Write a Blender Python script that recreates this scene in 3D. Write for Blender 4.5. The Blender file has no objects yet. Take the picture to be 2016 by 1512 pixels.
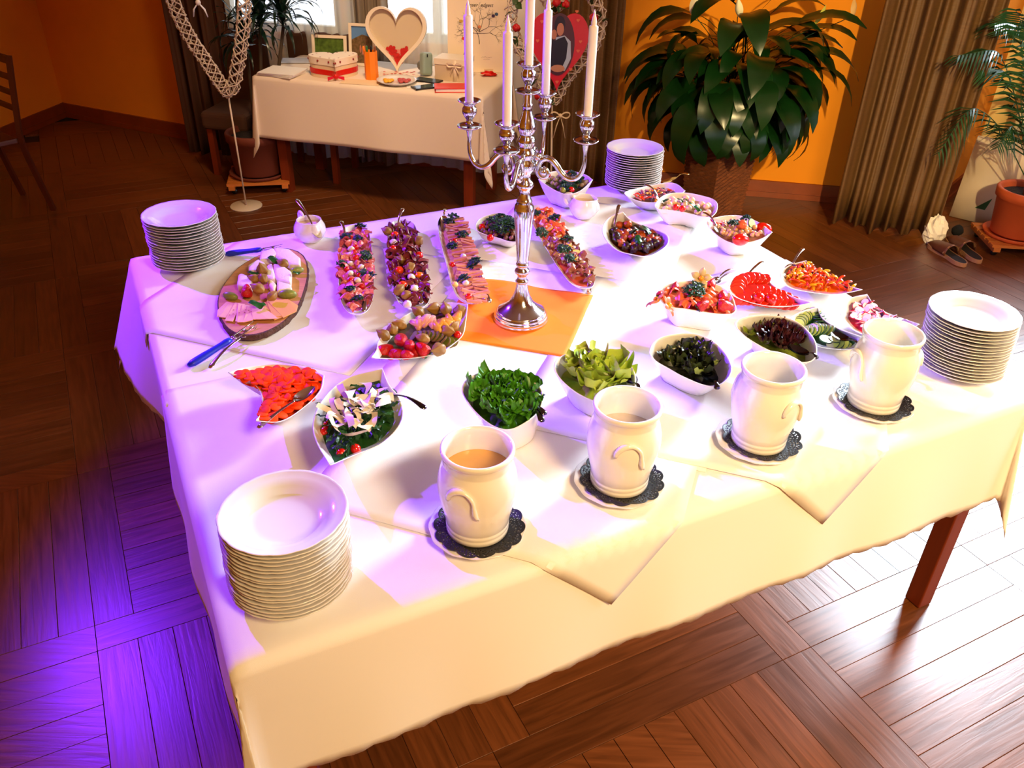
import bpy, math, random
import numpy as np
from mathutils import Vector, Matrix, noise
random.seed(7)
scene = bpy.context.scene
COL = scene.collection
PI = math.pi
TZ = 0.77                                   # height of the buffet table top
# ------------------------------------------------------------------ camera
W_, H_ = 2016, 1512
FPX, PITCH, ROLL, CAMH = 1653.185, math.radians(33.01246), math.radians(1.56415), 1.24645 + TZ
cp, sp, cr, sr = math.cos(PITCH), math.sin(PITCH), math.cos(ROLL), math.sin(ROLL)
FWD = Vector((0, cp, -sp)); RT0 = Vector((1, 0, 0)); UP0 = RT0.cross(FWD)
RT = cr*RT0 + sr*UP0; UP = -sr*RT0 + cr*UP0
cam = bpy.data.objects.new('camera', bpy.data.cameras.new('camera')); COL.objects.link(cam)
cam.matrix_world = Matrix(((RT.x, UP.x, -FWD.x, 0), (RT.y, UP.y, -FWD.y, 0), (RT.z, UP.z, -FWD.z, CAMH), (0, 0, 0, 1)))
cam.data.sensor_width = 36; cam.data.lens = FPX/W_*36; cam.data.clip_start = .05
scene.camera = cam
# ------------------------------------------------------------------ world, lights, exposure
scene.view_settings.view_transform = 'Standard'; scene.view_settings.look = 'None'
scene.view_settings.gamma = 1; scene.view_settings.use_curve_mapping = False
scene.view_settings.exposure = 0.0
wd = bpy.data.worlds.new('world'); scene.world = wd; wd.use_nodes = True
wd.node_tree.nodes['Background'].inputs[0].default_value = (1.0, .72, .5, 1)
wd.node_tree.nodes['Background'].inputs[1].default_value = 0.10
def lamp(name, kind, loc, target, energy, color, size=1.0, size_y=None, **kw):
    l = bpy.data.lights.new(name, kind); l.energy = energy; l.color = color
    if kind == 'AREA':
        l.shape = 'RECTANGLE' if size_y else 'SQUARE'; l.size = size
        if size_y: l.size_y = size_y
    elif kind == 'SPOT':
        l.shadow_soft_size = size; l.spot_size = kw.get('cone', 1.2); l.spot_blend = .6
    elif kind == 'SUN': l.angle = size
    o = bpy.data.objects.new(name, l); COL.objects.link(o)
    o.location = loc
    o.rotation_euler = (Vector(target)-Vector(loc)).to_track_quat('-Z', 'Y').to_euler()
    return o
w_ = lamp('bay_window_daylight', 'AREA', (3.8, 5.35, 2.7), (.9, 1.6, .7), 150, (.72, .86, 1.0), 1.3, 2.2); w_.data.spread = math.radians(66)
w_ = lamp('side_window_daylight', 'AREA', (4.4, 2.6, 1.7), (1.2, 1.8, .7), 30, (.85, .93, 1.0), 1.6, 1.8); w_.data.spread = math.radians(100)
w_ = lamp('ceiling_warm_light', 'AREA', (1.9, -1.2, 3.7), (1.4, 1.3, .5), 70, (1.0, .70, .32), 1.0, 1.0); w_.data.spread = math.radians(80)
lamp('stage_light_violet', 'SPOT', (-2.7, 3.5, 2.6), (.4, 2.2, .7), 980, (.19, .02, 1.0), .04, cone=1.2)
lamp('stage_light_floor', 'SPOT', (-3.3, .9, 1.9), (-2.5, 1.2, 0), 42, (.12, .0, 1.0), .06, cone=1.4)
w_ = lamp('gift_table_fill', 'AREA', (-.4, 3.3, 3.6), (-.9, 5.4, .75), 12, (1.0, .70, .42), .5, .5); w_.data.spread = math.radians(60)  # unseen fill added to warm and brighten the gift table
lamp('wall_sun_spot', 'SPOT', (1.1, -1.0, 3.1), (2.0, 5.3, .85), 1300, (1.0, .74, .34), .05, cone=.42)  # indoor spot added to stand in for sun and brighten the right wall

# ------------------------------------------------------------------ image point -> point on a plane
def ray(px, py): return FWD + RT*((px-W_/2)/FPX) - UP*((py-H_/2)/FPX)
def at(px, py, z):
    d = ray(px, py); return Vector((0, 0, CAMH)) + d*((z-CAMH)/d.z)
def aty(px, py, y):
    d = ray(px, py); return Vector((0, 0, CAMH)) + d*(y/d.y)
def tt(px, py, h=0.0): return at(px, py, TZ+h)
PSI = 0.46565; AX = Vector((math.cos(PSI), math.sin(PSI), 0)); AY = Vector((-math.sin(PSI), math.cos(PSI), 0))
A0 = Vector((-.479, .973, 0)); TL, TW = 2.101, 1.873
def T(u, v, z=0.0): p = A0 + AX*u + AY*v; return Vector((p.x, p.y, z))

# ------------------------------------------------------------------ materials
def hexc(h):
    h = h.lstrip('#'); c = [int(h[i:i+2], 16)/255 for i in (0, 2, 4)]
    return tuple(x/12.92 if x <= .04045 else ((x+.055)/1.055)**2.4 for x in c)
MATS = {}
def mat(name, col, rough=.5, metal=0, var=0, scale=8, bump=0, bscale=60, sub=0, coat=0, col2=None, emit=0, trans=0, stretch=None, alpha=1, ior=None):
    if name in MATS: return MATS[name]
    m = bpy.data.materials.new(name); m.use_nodes = True; nt = m.node_tree; b = nt.nodes['Principled BSDF']
    c = hexc(col) if isinstance(col, str) else col
    b.inputs['Base Color'].default_value = (*c, 1); b.inputs['Roughness'].default_value = rough; b.inputs['Metallic'].default_value = metal
    if coat: b.inputs['Coat Weight'].default_value = coat; b.inputs['Coat Roughness'].default_value = .08
    if sub: b.inputs['Subsurface Weight'].default_value = sub; b.inputs['Subsurface Radius'].default_value = (.01, .006, .004); b.inputs['Subsurface Scale'].default_value = .5
    if trans: b.inputs['Transmission Weight'].default_value = trans
    if ior: b.inputs['IOR'].default_value = ior
    if alpha < 1: b.inputs['Alpha'].default_value = alpha
    if emit: b.inputs['Emission Color'].default_value = (*c, 1); b.inputs['Emission Strength'].default_value = emit
    tc = nt.nodes.new('ShaderNodeTexCoord'); mp = nt.nodes.new('ShaderNodeMapping'); nt.links.new(tc.outputs['Object'], mp.inputs[0])
    if stretch: mp.inputs['Scale'].default_value = stretch
    if var or col2:
        oi = nt.nodes.new('ShaderNodeObjectInfo')
        n = nt.nodes.new('ShaderNodeTexNoise'); n.inputs['Scale'].default_value = scale; n.inputs['Detail'].default_value = 5
        nt.links.new(mp.outputs[0], n.inputs['Vector'])
        r = nt.nodes.new('ShaderNodeValToRGB'); r.color_ramp.elements[0].position = .32; r.color_ramp.elements[1].position = .68
        if col2: c2 = hexc(col2)
        else: c2 = tuple(x*(1-var) for x in c)
        r.color_ramp.elements[0].color = (*c2, 1); r.color_ramp.elements[1].color = (*c, 1)
        nt.links.new(n.outputs[0], r.inputs[0])
        hs = nt.nodes.new('ShaderNodeHueSaturation'); nt.links.new(r.outputs[0], hs.inputs['Color'])
        mr = nt.nodes.new('ShaderNodeMapRange'); mr.inputs[3].default_value = 1-var*.5; mr.inputs[4].default_value = 1+var*.25
        nt.links.new(oi.outputs['Random'], mr.inputs[0]); nt.links.new(mr.outputs[0], hs.inputs['Value'])
        nt.links.new(hs.outputs[0], b.inputs['Base Color'])
    if bump:
        n2 = nt.nodes.new('ShaderNodeTexNoise'); n2.inputs['Scale'].default_value = bscale; n2.inputs['Detail'].default_value = 4
        nt.links.new(mp.outputs[0], n2.inputs['Vector'])
        bp = nt.nodes.new('ShaderNodeBump'); bp.inputs['Strength'].default_value = bump; bp.inputs['Distance'].default_value = .01
        nt.links.new(n2.outputs[0], bp.inputs['Height']); nt.links.new(bp.outputs[0], b.inputs['Normal'])
    MATS[name] = m; return m
CERAMIC = mat('glazed_white_ceramic', '#f0ebe4', .16, coat=.4)
PLATE = mat('plate_porcelain', '#dfdad6', .12, coat=.4)
CLOTH = mat('white_table_linen', '#eeeae6', .85, bump=.08, bscale=900, stretch=(1, 1, 1))
CLOTH2 = mat('cream_table_linen', '#e8d6c2', .9, bump=.05, bscale=900)
ORANGE = mat('orange_napkin_cloth', '#ff8608', .8, bump=.05, bscale=30)
STEEL = mat('polished_cutlery_steel', '#d8d4d0', .14, 1)
SILVER = mat('polished_silver', '#d6d6da', .13, 1, bump=.03, bscale=60)
BLUE = mat('blue_plastic_handle', '#0a1ea8', .4)
WAX = mat('white_candle_wax', '#f6ece8', .4, sub=.15)
BLACKP = mat('black_doily_paper', '#0c0d12', .55)
WOODT = mat('red_brown_table_wood', '#7a2e12', .35, var=.25, scale=30, stretch=(1, 1, .1))
BARK = mat('bark_edge', '#6a4229', .9, var=.5, scale=60, bump=.8, bscale=90)
BOARD = mat('sawn_board_wood', '#dc9a5c', .5, var=.2, scale=14, stretch=(1, 6, 1))
CARROT = mat('carrot', '#ff4a08', .6, var=.12, scale=40, sub=.1)
CARROT.node_tree.nodes['Principled BSDF'].inputs['Specular IOR Level'].default_value = .12
RED = mat('tomato_red', '#e01808', .18, var=.2, scale=30, coat=.3)
REDD = mat('tomato_flesh', '#e8351a', .25, var=.2, scale=60)
PEPR = mat('red_pepper', '#f03c0c', .25, var=.1); PEPY = mat('yellow_pepper', '#f7a80c', .25, var=.1); PEPO = mat('orange_pepper', '#fb7208', .25, var=.1)
CUKE = mat('cucumber_flesh', '#b9c86a', .3, var=.12, scale=90); CUKES = mat('cucumber_skin', '#1d4a22', .3, var=.3, scale=60)
RADW = mat('radish_flesh', '#f3dfe6', .35); RADR = mat('radish_skin', '#c0123c', .3)
HAM = mat('cooked_ham', '#e6957e', .35, var=.15, scale=50, sub=.15)
PROSC = mat('dark_cured_ham', '#8a2a2c', .35, var=.45, scale=60)
SALAMI = mat('salami', '#c03a3c', .35, col2='#e08078', scale=200)
SALMON = mat('salmon', '#ee6c3a', .3, var=.15, scale=40, sub=.1)
EGG = mat('white_radish', '#eedfc8', .4, var=.1); MELON = mat('melon_flesh', '#f2b045', .35, var=.15, scale=30)
PINKM = mat('pink_melon', '#e8a090', .35); SHRIMP = mat('prawn_pink', '#f0b49a', .35, var=.15, scale=60)
STRAW = mat('strawberry', '#c8100a', .25, var=.25, scale=60, bump=.4, bscale=300)
KIWI = mat('kiwi_flesh', '#8f9a3a', .35, var=.3, scale=100); KIWIS = mat('kiwi_skin', '#6a4a20', .8)
PHYS = mat('physalis_husk', '#a5762c', .5, var=.35, scale=50, sub=.1); PHYB = mat('physalis_berry', '#f59a12', .25)
BASIL = mat('basil_leaf', '#1d5a22', .3, var=.3, scale=40); PARS = mat('parsley', '#1f4a20', .5, var=.4, scale=80)
GREENL = mat('curly_green_lettuce', '#4a9416', .45, var=.45, scale=40, sub=.05)
ICE = mat('iceberg_lettuce', '#c3cf52', .35, col2='#7da02c', var=.15, scale=14, sub=.05)
DARKL = mat('dark_oak_leaf_lettuce', '#1c1a1e', .3, col2='#3c4a1a', var=.4, scale=26)
LOLLO = mat('red_lollo_lettuce', '#4a1618', .35, col2='#2c0c12', var=.3, scale=50)
LOLLOG = mat('green_lollo_base', '#8a9a34', .4, var=.3, scale=40)
ROCKET = mat('rocket_leaf', '#24581c', .4, var=.5, scale=50)
PARM = mat('shaved_parmesan', '#eadcc0', .45, sub=.1)
BRIE = mat('white_rind_cheese', '#f2e6d2', .6, var=.06, scale=60, bump=.2, bscale=200); BRIEI = mat('cheese_inside', '#f4dca4', .45)
GOUDA = mat('pale_cheese_slice', '#f0b88c', .4); GOUDA2 = mat('yellow_cheese_slice', '#e9b050', .4)
CHICK = mat('chickpea', '#e8b478', .4, var=.15); ONIONR = mat('red_onion', '#a0345c', .3)
BROWN = mat('grilled_aubergine', '#3c1c12', .35, var=.5, scale=40); SAUCEO = mat('orange_stewed_sauce', '#c45214', .3, var=.5, scale=60, bump=.4, bscale=150)
MEATB = mat('cooked_meat', '#8a5440', .45, var=.4, scale=60); OLIVE = mat('green_pickle', '#8a8a22', .3)
CREAMY = mat('creamy_dressing', '#e4c8a4', .3, var=.1, scale=30, bump=.1, bscale=80)
SOUPO = mat('orange_cream_soup', '#d9a35a', .15, var=.06, scale=20); SOUPW = mat('pale_cream_soup', '#c8b8a8', .2, var=.1, scale=30); SOUPD = mat('dark_broth', '#4a4038', .12)
LEAFD = mat('dark_plant_leaf', '#0e3410', .3, var=.35, scale=12); SPATHE = mat('white_spathe', '#e6e0b8', .5)
SPATHG = mat('pale_green_spathe', '#b8bc4a', .5)
DRAC = mat('dracaena_leaf', '#0c2a1c', .3, var=.3, scale=10); PALM = mat('palm_leaflet', '#2c5a34', .4, var=.4, scale=10)
WICKER = mat('wicker_basket', '#9a5222', .7, var=.5, scale=26, bump=1.0, bscale=70, stretch=(1, 1, 5))
WIREW = mat('whitewashed_willow', '#d8c4ae', .7, var=.15)
TERRA = mat('terracotta', '#cf5a1e', .7, var=.18, scale=6); SOIL = mat('potting_soil', '#1a0e08', .95, bump=1, bscale=60)
PINE = mat('trolley_pine', '#c8742e', .5, var=.2, scale=16)
WALLM = mat('orange_painted_wall', '#f0930a', .9, var=.07, scale=3, bump=.05, bscale=120)
WALLB = mat('pale_bay_wall', '#efd28a', .9, var=.04, scale=3)
SKIRT = mat('skirting_wood', '#8a3c10', .4, var=.2, scale=10)
CURT = mat('brown_gold_curtain', '#75522c', .5, var=.3, scale=40, bump=.3, bscale=120, stretch=(.4, .4, 8))
SHEER = mat('sheer_curtain', '#e8ecea', .9, alpha=.42)
SOFA = mat('brown_bench_upholstery', '#4a2c18', .9)
PAPER = mat('white_paper', '#f3ece2', .7); CARD = mat('cream_card', '#e6cba4', .8)
REDR = mat('red_satin', '#d01208', .3); REDB = mat('red_book_cover', '#e0341a', .4)
FRAMEW = mat('cream_white_frame', '#eadcc4', .5); MINT = mat('mint_camera_plastic', '#8fa49a', .35)
PHONE = mat('dark_phone_glass', '#1c2024', .08); ORP = mat('orange_pen_holder', '#f98410', .5)
BLK = mat('black_plastic', '#101012', .3); BRSH = mat('brown_leather', '#6a3a20', .5, var=.2, scale=40); CORKM = mat('cork_sole', '#a87850', .8)
PINK = mat('pink_confetti', '#e88a7c', .6); INK = mat('black_print_ink', '#16110f', .8)
BRICKP = mat('kraft_white_bag', '#efdcc0', .8)
def woodmat(name, col):
    m = bpy.data.materials.new(name); m.use_nodes = True; nt = m.node_tree; b = nt.nodes['Principled BSDF']
    tc = nt.nodes.new('ShaderNodeTexCoord'); mp = nt.nodes.new('ShaderNodeMapping'); mp.inputs['Scale'].default_value = (1.2, 16, 10)
    oi = nt.nodes.new('ShaderNodeObjectInfo'); ad = nt.nodes.new('ShaderNodeVectorMath'); ad.operation = 'MULTIPLY_ADD'
    nt.links.new(oi.outputs['Random'], ad.inputs[0]); ad.inputs[1].default_value = (37, 11, 5); nt.links.new(tc.outputs['Object'], ad.inputs[2])
    nt.links.new(ad.outputs[0], mp.inputs[0])
    n = nt.nodes.new('ShaderNodeTexNoise'); n.inputs['Scale'].default_value = 4; n.inputs['Detail'].default_value = 7; n.inputs['Distortion'].default_value = .6
    nt.links.new(mp.outputs[0], n.inputs['Vector'])
    r = nt.nodes.new('ShaderNodeValToRGB'); c = hexc(col)
    r.color_ramp.elements[0].position = .3; r.color_ramp.elements[0].color = (*[x*.6 for x in c], 1); r.color_ramp.elements[1].position = .72; r.color_ramp.elements[1].color = (*[x*1.15 for x in c], 1)
    nt.links.new(n.outputs[0], r.inputs[0])
    hs = nt.nodes.new('ShaderNodeHueSaturation'); nt.links.new(r.outputs[0], hs.inputs['Color'])
    mr = nt.nodes.new('ShaderNodeMapRange'); mr.inputs[3].default_value = .75; mr.inputs[4].default_value = 1.2
    nt.links.new(oi.outputs['Random'], mr.inputs[0]); nt.links.new(mr.outputs[0], hs.inputs['Value']); nt.links.new(hs.outputs[0], b.inputs['Base Color'])
    rr = nt.nodes.new('ShaderNodeMapRange'); rr.inputs[3].default_value = .24; rr.inputs[4].default_value = .40; nt.links.new(n.outputs[0], rr.inputs[0]); nt.links.new(rr.outputs[0], b.inputs['Roughness'])
    bp = nt.nodes.new('ShaderNodeBump'); bp.inputs['Strength'].default_value = .12; bp.inputs['Distance'].default_value = .004
    nt.links.new(n.outputs[0], bp.inputs['Height']); nt.links.new(bp.outputs[0], b.inputs['Normal'])
    return m
PARQ = woodmat('parquet_wood', '#6c3a1a')

# ------------------------------------------------------------------ mesh helpers
def make_mesh(name, verts, faces, mats, smooth=True, mi=None):
    me = bpy.data.meshes.new(name); me.from_pydata([tuple(v) for v in verts], [], faces)
    for m in (mats if isinstance(mats, (list, tuple)) else [mats]): me.materials.append(m)
    if mi: me.polygons.foreach_set('material_index', mi)
    if smooth: me.polygons.foreach_set('use_smooth', [True]*len(me.polygons))
    me.update(); return me
def obj(name, me, parent=None, loc=None, label=None, cat=None, group=None, kind=None, rot=None, scale=None):
    o = bpy.data.objects.new(name, me); COL.objects.link(o)
    if parent: o.parent = parent
    if loc is not None: o.location = loc
    if rot is not None: o.rotation_euler = rot
    if scale is not None: o.scale = scale if hasattr(scale, '__len__') else (scale,)*3
    if label: o['label'] = label
    if cat: o['category'] = cat
    if group: o['group'] = group
    if kind: o['kind'] = kind
    return o
def thing(name, label, cat, loc=(0, 0, 0), rz=0, group=None):
    o = obj(name, None, None, loc, label, cat, group); o.rotation_euler = (0, 0, rz); o.empty_display_size = .05; return o
def dup(root, loc, rot=None, label=None, scale=None, group=None):
    r = root.copy(); COL.objects.link(r); r.location = loc
    if rot is not None: r.rotation_euler = rot
    if scale is not None: r.scale = (scale,)*3 if not hasattr(scale, '__len__') else scale
    if label: r['label'] = label
    if group: r['group'] = group
    for ch in list(root.children):
        c = ch.copy(); COL.objects.link(c); c.parent = r
        for g in list(ch.children):
            d = g.copy(); COL.objects.link(d); d.parent = c
    return r
class MB:
    def __init__(s): s.v = []; s.f = []; s.m = []
    def add(s, v, f, m=0):
        n = len(s.v); s.v += [Vector(x) for x in v]; s.f += [tuple(i+n for i in q) for q in f]; s.m += [m]*len(f); return s
    def box(s, c, d, m=0, rz=0, M=None):
        x, y, z = [k/2 for k in d]; vs = [Vector((i*x, j*y, k*z)) for i in (-1, 1) for j in (-1, 1) for k in (-1, 1)]
        R = M or Matrix.Rotation(rz, 3, 'Z'); vs = [R @ v + Vector(c) for v in vs]
        return s.add(vs, [(0, 1, 3, 2), (4, 6, 7, 5), (0, 4, 5, 1), (2, 3, 7, 6), (0, 2, 6, 4), (1, 5, 7, 3)], m)
    def lathe(s, prof, seg=32, m=0, mod=None, caps=(False, False), M=None, c=(0, 0, 0)):
        vs = []; c = Vector(c)
        for i, (r, z) in enumerate(prof):
            for k in range(seg):
                a = 2*PI*k/seg; rr = r*(mod(a, i) if mod else 1); p = Vector((rr*math.cos(a), rr*math.sin(a), z)); vs.append((M @ p if M else p)+c)
        fs = [(i*seg+k, i*seg+(k+1) % seg, (i+1)*seg+(k+1) % seg, (i+1)*seg+k) for i in range(len(prof)-1) for k in range(seg)]
        if caps[0]: fs.append(tuple(range(seg-1, -1, -1)))
        if caps[1]: fs.append(tuple((len(prof)-1)*seg+k for k in range(seg)))
        return s.add(vs, fs, m)
    def tube(s, pts, rad, seg=8, m=0, flat=1.0, closed=False, caps=True):
        pts = [Vector(p) for p in pts]; n = len(pts); rad = rad if hasattr(rad, '__len__') else [rad]*n
        vs = []; up = None
        for i, p in enumerate(pts):
            if closed: t = pts[(i+1) % n]-pts[i-1]
            else: t = pts[min(i+1, n-1)]-pts[max(i-1, 0)]
            t.normalize()
            if up is None: up = Vector((0, 0, 1)) if abs(t.z) < .9 else Vector((1, 0, 0))
            a = t.cross(up)
            if a.length < 1e-5: a = t.cross(Vector((.3, 1, .2)))
            a.normalize(); b = a.cross(t); up = b
            for k in range(seg):
                q = 2*PI*k/seg; vs.append(p + a*(rad[i]*math.cos(q)) + b*(rad[i]*flat*math.sin(q)))
        e = n if closed else n-1
        fs = [(i*seg+k, ((i+1) % n)*seg+k, ((i+1) % n)*seg+(k+1) % seg, i*seg+(k+1) % seg) for i in range(e) for k in range(seg)]
        if caps and not closed: fs += [tuple(range(seg)), tuple((n-1)*seg+k for k in range(seg-1, -1, -1))]
        return s.add(vs, fs, m)
    def rings(s, loops, m=0, cap0=False, cap1=False, closed=True):
        n = len(loops[0]); vs = [v for l in loops for v in l]; kk = n if closed else n-1
        fs = [(i*n+k, i*n+(k+1) % n, (i+1)*n+(k+1) % n, (i+1)*n+k) for i in range(len(loops)-1) for k in range(kk)]
        if cap0: fs.append(tuple(range(n-1, -1, -1)))
        if cap1: fs.append(tuple((len(loops)-1)*n+k for k in range(n)))
        return s.add(vs, fs, m)
    def blob(s, c, r, m=0, nz=.0, seg=10, rg=7, sc=(1, 1, 1), fq=3):
        vs = []; c = Vector(c)
        for i in range(rg+1):
            th = PI*i/rg
            for k in range(seg):
                a = 2*PI*k/seg; p = Vector((math.sin(th)*math.cos(a), math.sin(th)*math.sin(a), math.cos(th)))
                q = r*(1+nz*noise.noise(p*fq+c*50)); vs.append(Vector((p.x*sc[0], p.y*sc[1], p.z*sc[2]))*q+c)
        fs = [(i*seg+k, (i+1)*seg+k, (i+1)*seg+(k+1) % seg, i*seg+(k+1) % seg) for i in range(rg) for k in range(seg)]
        return s.add(vs, fs, m)
    def grid(s, fn, nu, nv, m=0):
        vs = [fn(i/nu, j/nv) for j in range(nv+1) for i in range(nu+1)]
        fs = [(j*(nu+1)+i, j*(nu+1)+i+1, (j+1)*(nu+1)+i+1, (j+1)*(nu+1)+i) for j in range(nv) for i in range(nu)]
        return s.add(vs, fs, m)
    def mesh(s, name, mats, smooth=True): return make_mesh(name, s.v, s.f, mats, smooth, s.m)
def crom(P, per=6, closed=True):
    """Catmull-Rom through points; a point with a 4th value True is a sharp corner."""
    out = []; n = len(P); sharp = [len(p) > 3 and p[3] for p in P]; Q = [Vector(p[:3]) for p in P]
    tg = []
    for i in range(n):
        if closed: t = (Q[(i+1) % n]-Q[i-1])*.5
        else: t = (Q[min(i+1, n-1)]-Q[max(i-1, 0)])*.5
        tg.append(t)
    for i in range(n if closed else n-1):
        j = (i+1) % n; a, b = Q[i], Q[j]; L = (b-a).length
        ta = (b-a)*.9 if sharp[i] else tg[i].normalized()*L if tg[i].length > 0 else tg[i]; tb = (b-a)*.9 if sharp[j] else tg[j].normalized()*L
        for k in range(per):
            t = k/per; out.append(a*(2*t**3-3*t**2+1)+ta*(t**3-2*t**2+t)+b*(-2*t**3+3*t**2)+tb*(t**3-t**2))
    if not closed: out.append(Q[-1])
    return out
def solid(o, t, off=0):
    m = o.modifiers.new('thickness', 'SOLIDIFY'); m.thickness = t; m.offset = off; return o
def bevel(o, w, n=2):
    m = o.modifiers.new('bevel', 'BEVEL'); m.width = w; m.segments = n; m.limit_method = 'ANGLE'; return o
def bake(o):
    """replace modifiers by real mesh so copies can share it"""
    dg = bpy.context.evaluated_depsgraph_get(); me = bpy.data.meshes.new_from_object(o.evaluated_get(dg)); o.modifiers.clear(); o.data = me; return o

# ================================================================== SETTING: floor with parquet planks
fl = obj('floor', MB().box((0, 3, -.03), (14, 14, .03)).mesh('floor', mat('parquet_joint', '#33170b', .8), False), kind='structure')
PA = math.radians(27.6); PX = Vector((math.cos(PA), math.sin(PA), 0)); PY = Vector((-math.sin(PA), math.cos(PA), 0))
def pl(u, v): return PX*u + PY*v
planks = []
def plank(u0, u1, v0, v1): planks.append((u0, u1, v0, v1))
for i in range(-7, 8):
    for j in range(-4, 9):
        us = -.306+.899*i; vs_ = 1.98+.9*j
        plank_par = (i+j) % 2
        u0, u1, v0, v1 = us+.11, us+.899, vs_+.105, vs_+.9
        for k in range(8):
            if plank_par == 0: plank(u0, u1, v0+(v1-v0)*k/8, v0+(v1-v0)*(k+1)/8)
            else: plank(u0+(u1-u0)*k/8, u0+(u1-u0)*(k+1)/8, v0, v1)
        # lattice strips; the crossing belongs to one of the two directions in turn
        if (i+j) % 2 == 0: plank(us, us+.899, vs_, vs_+.105); plank(us, us+.11, v0, v1)
        else: plank(us+.11, us+.899, vs_, vs_+.105); plank(us, us+.11, vs_, v1)
def vis(u, v):
    p = pl(u, v); d = p-Vector((0, 0, CAMH)); z = d.dot(FWD)
    if z < .3 or p.y > 7 or p.x < -4 or p.x > 4.6: return None
    x = d.dot(RT)/z*FPX; y = d.dot(UP)/z*FPX
    return (z, abs(x) < 1120 and abs(y) < 880)
cand = []
for q in planks:
    r = vis((q[0]+q[1])/2, (q[2]+q[3])/2)
    if r: cand.append((r[0] if r[1] else r[0]+50, q))
cand.sort(); near_p = cand[:300]; far_p = cand[300:]
pmesh = {}
def plank_mesh(w, l):
    key = (round(w, 3), round(l, 3))
    if key not in pmesh:
        g = .0005; hw, hl = w/2-g, l/2-g; b = .0009
        lo = [(-hw, -hl, -.012), (hw, -hl, -.012), (hw, hl, -.012), (-hw, hl, -.012)]
        md = [(x, y, -b) for x, y, z in lo]; up = [(x-math.copysign(b, x), y-math.copysign(b, y), 0) for x, y, z in lo]
        pmesh[key] = MB().rings([[Vector(v) for v in l_] for l_ in (lo, md, up)], cap1=True).mesh('plank', PARQ, False)
    return pmesh[key]
for d, q in near_p:
    w, l = q[1]-q[0], q[3]-q[2]; c = pl((q[0]+q[1])/2, (q[2]+q[3])/2); c.z = random.uniform(-.0012, 0)
    if w > l: obj('plank', plank_mesh(w, l), fl, c, rot=(0, 0, PA))
    else: obj('plank', plank_mesh(l, w), fl, c, rot=(0, 0, PA+PI/2))
mb = MB()
for d, q in far_p:
    w, l = q[1]-q[0]-.0024, q[3]-q[2]-.0024; c = pl((q[0]+q[1])/2, (q[2]+q[3])/2)
    mb.box((c.x, c.y, -.0075+random.uniform(-.001, 0)), (w, l, .014), rz=PA)
obj('distant_planks', mb.mesh('distant_planks', PARQ, False), fl, kind='stuff')

# walls -------------------------------------------------------------
def wall(name, a, b, z0=0, z1=4.2, th=.12, m=WALLM, holes=(), side=1):
    """vertical wall from a to b on plan with rectangular holes (s0, s1, z0, z1); thickness goes away from the room"""
    a = Vector((*a, 0)); b = Vector((*b, 0)); d = (b-a); L = d.length; d.normalize(); n = Vector((d.y, -d.x, 0))*side
    xs = sorted({0, L, *[h[0] for h in holes], *[h[1] for h in holes]}); zs = sorted({z0, z1, *[h[2] for h in holes], *[h[3] for h in holes]})
    mb = MB()
    for i in range(len(xs)-1):
        for j in range(len(zs)-1):
            cx, cz = (xs[i]+xs[i+1])/2, (zs[j]+zs[j+1])/2
            if any(h[0] < cx < h[1] and h[2] < cz < h[3] for h in holes): continue
            c = a+d*cx-n*(th/2); mb.box((c.x, c.y, cz), (xs[i+1]-xs[i], th, zs[j+1]-zs[j]), rz=math.atan2(d.y, d.x))
    return obj(name, mb.mesh(name, m, False), kind='structure')
def skirting(name, a, b, side=1):
    a = Vector((*a, 0)); b = Vector((*b, 0)); d = b-a; L = d.length; d.normalize(); n = Vector((d.y, -d.x, 0))*side; rz = math.atan2(d.y, d.x)
    mb = MB(); c = (a+b)/2+n*.009; mb.box((c.x, c.y, .055), (L, .018, .11), rz=rz); c = (a+b)/2+n*.014; mb.box((c.x, c.y, .018), (L, .028, .036), rz=rz)
    return obj(name, mb.mesh(name, SKIRT, False), kind='structure')
LW0, LW1, LW2 = (-4.05, 5.4), (-3.76, 7.0), (-2.35, 6.38)
BW1, BW2, BW3 = (.22, 5.80), (2.78, 5.38), (3.25, 5.95)
BW4, RW0, RW1 = (4.6, 5.4), (4.6, 5.4), (4.6, -2.5)
wall('wall_left', (-4.9, -2.5), LW0); wall('wall_left.001', LW0, LW1); wall('wall_back', LW1, LW2)
wdir = (Vector((*BW1, 0))-Vector((*LW2, 0))); WLEN = wdir.length
wall('wall_window', LW2, BW1, holes=[(.25, 1.15, .84, 2.4), (1.3, 2.35, .84, 2.4)])
wall('wall_back.001', BW1, BW2); wall('wall_bay', BW2, BW3); 
wall('wall_bay.001', BW3, BW4, m=WALLB, holes=[(.1, 1.3, 1.5, 4.0)])
wall('wall_right', RW0, RW1, holes=[(.3, 1.7, .3, 2.5), (2.2, 3.9, .3, 2.5), (4.6, 6.2, .3, 2.5)])
wall('wall_front', RW1, (-4.9, -2.5))
obj('ceiling', MB().box((-.2, 2.2, 4.25), (10, 10.4, .1)).mesh('ceiling', mat('cream_ceiling', '#e0c090', .9), False), kind='structure')
skirting('baseboard_left', LW0, LW1); skirting('baseboard_back', LW1, LW2); skirting('baseboard_window', LW2, BW1)
skirting('baseboard_back.001', BW1, BW2); skirting('baseboard_bay', BW2, BW3); skirting('baseboard_bay.001', BW3, BW4)
SKYG = mat('daylit_window_glass', '#cfe4ff', .3, emit=1.0)
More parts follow.
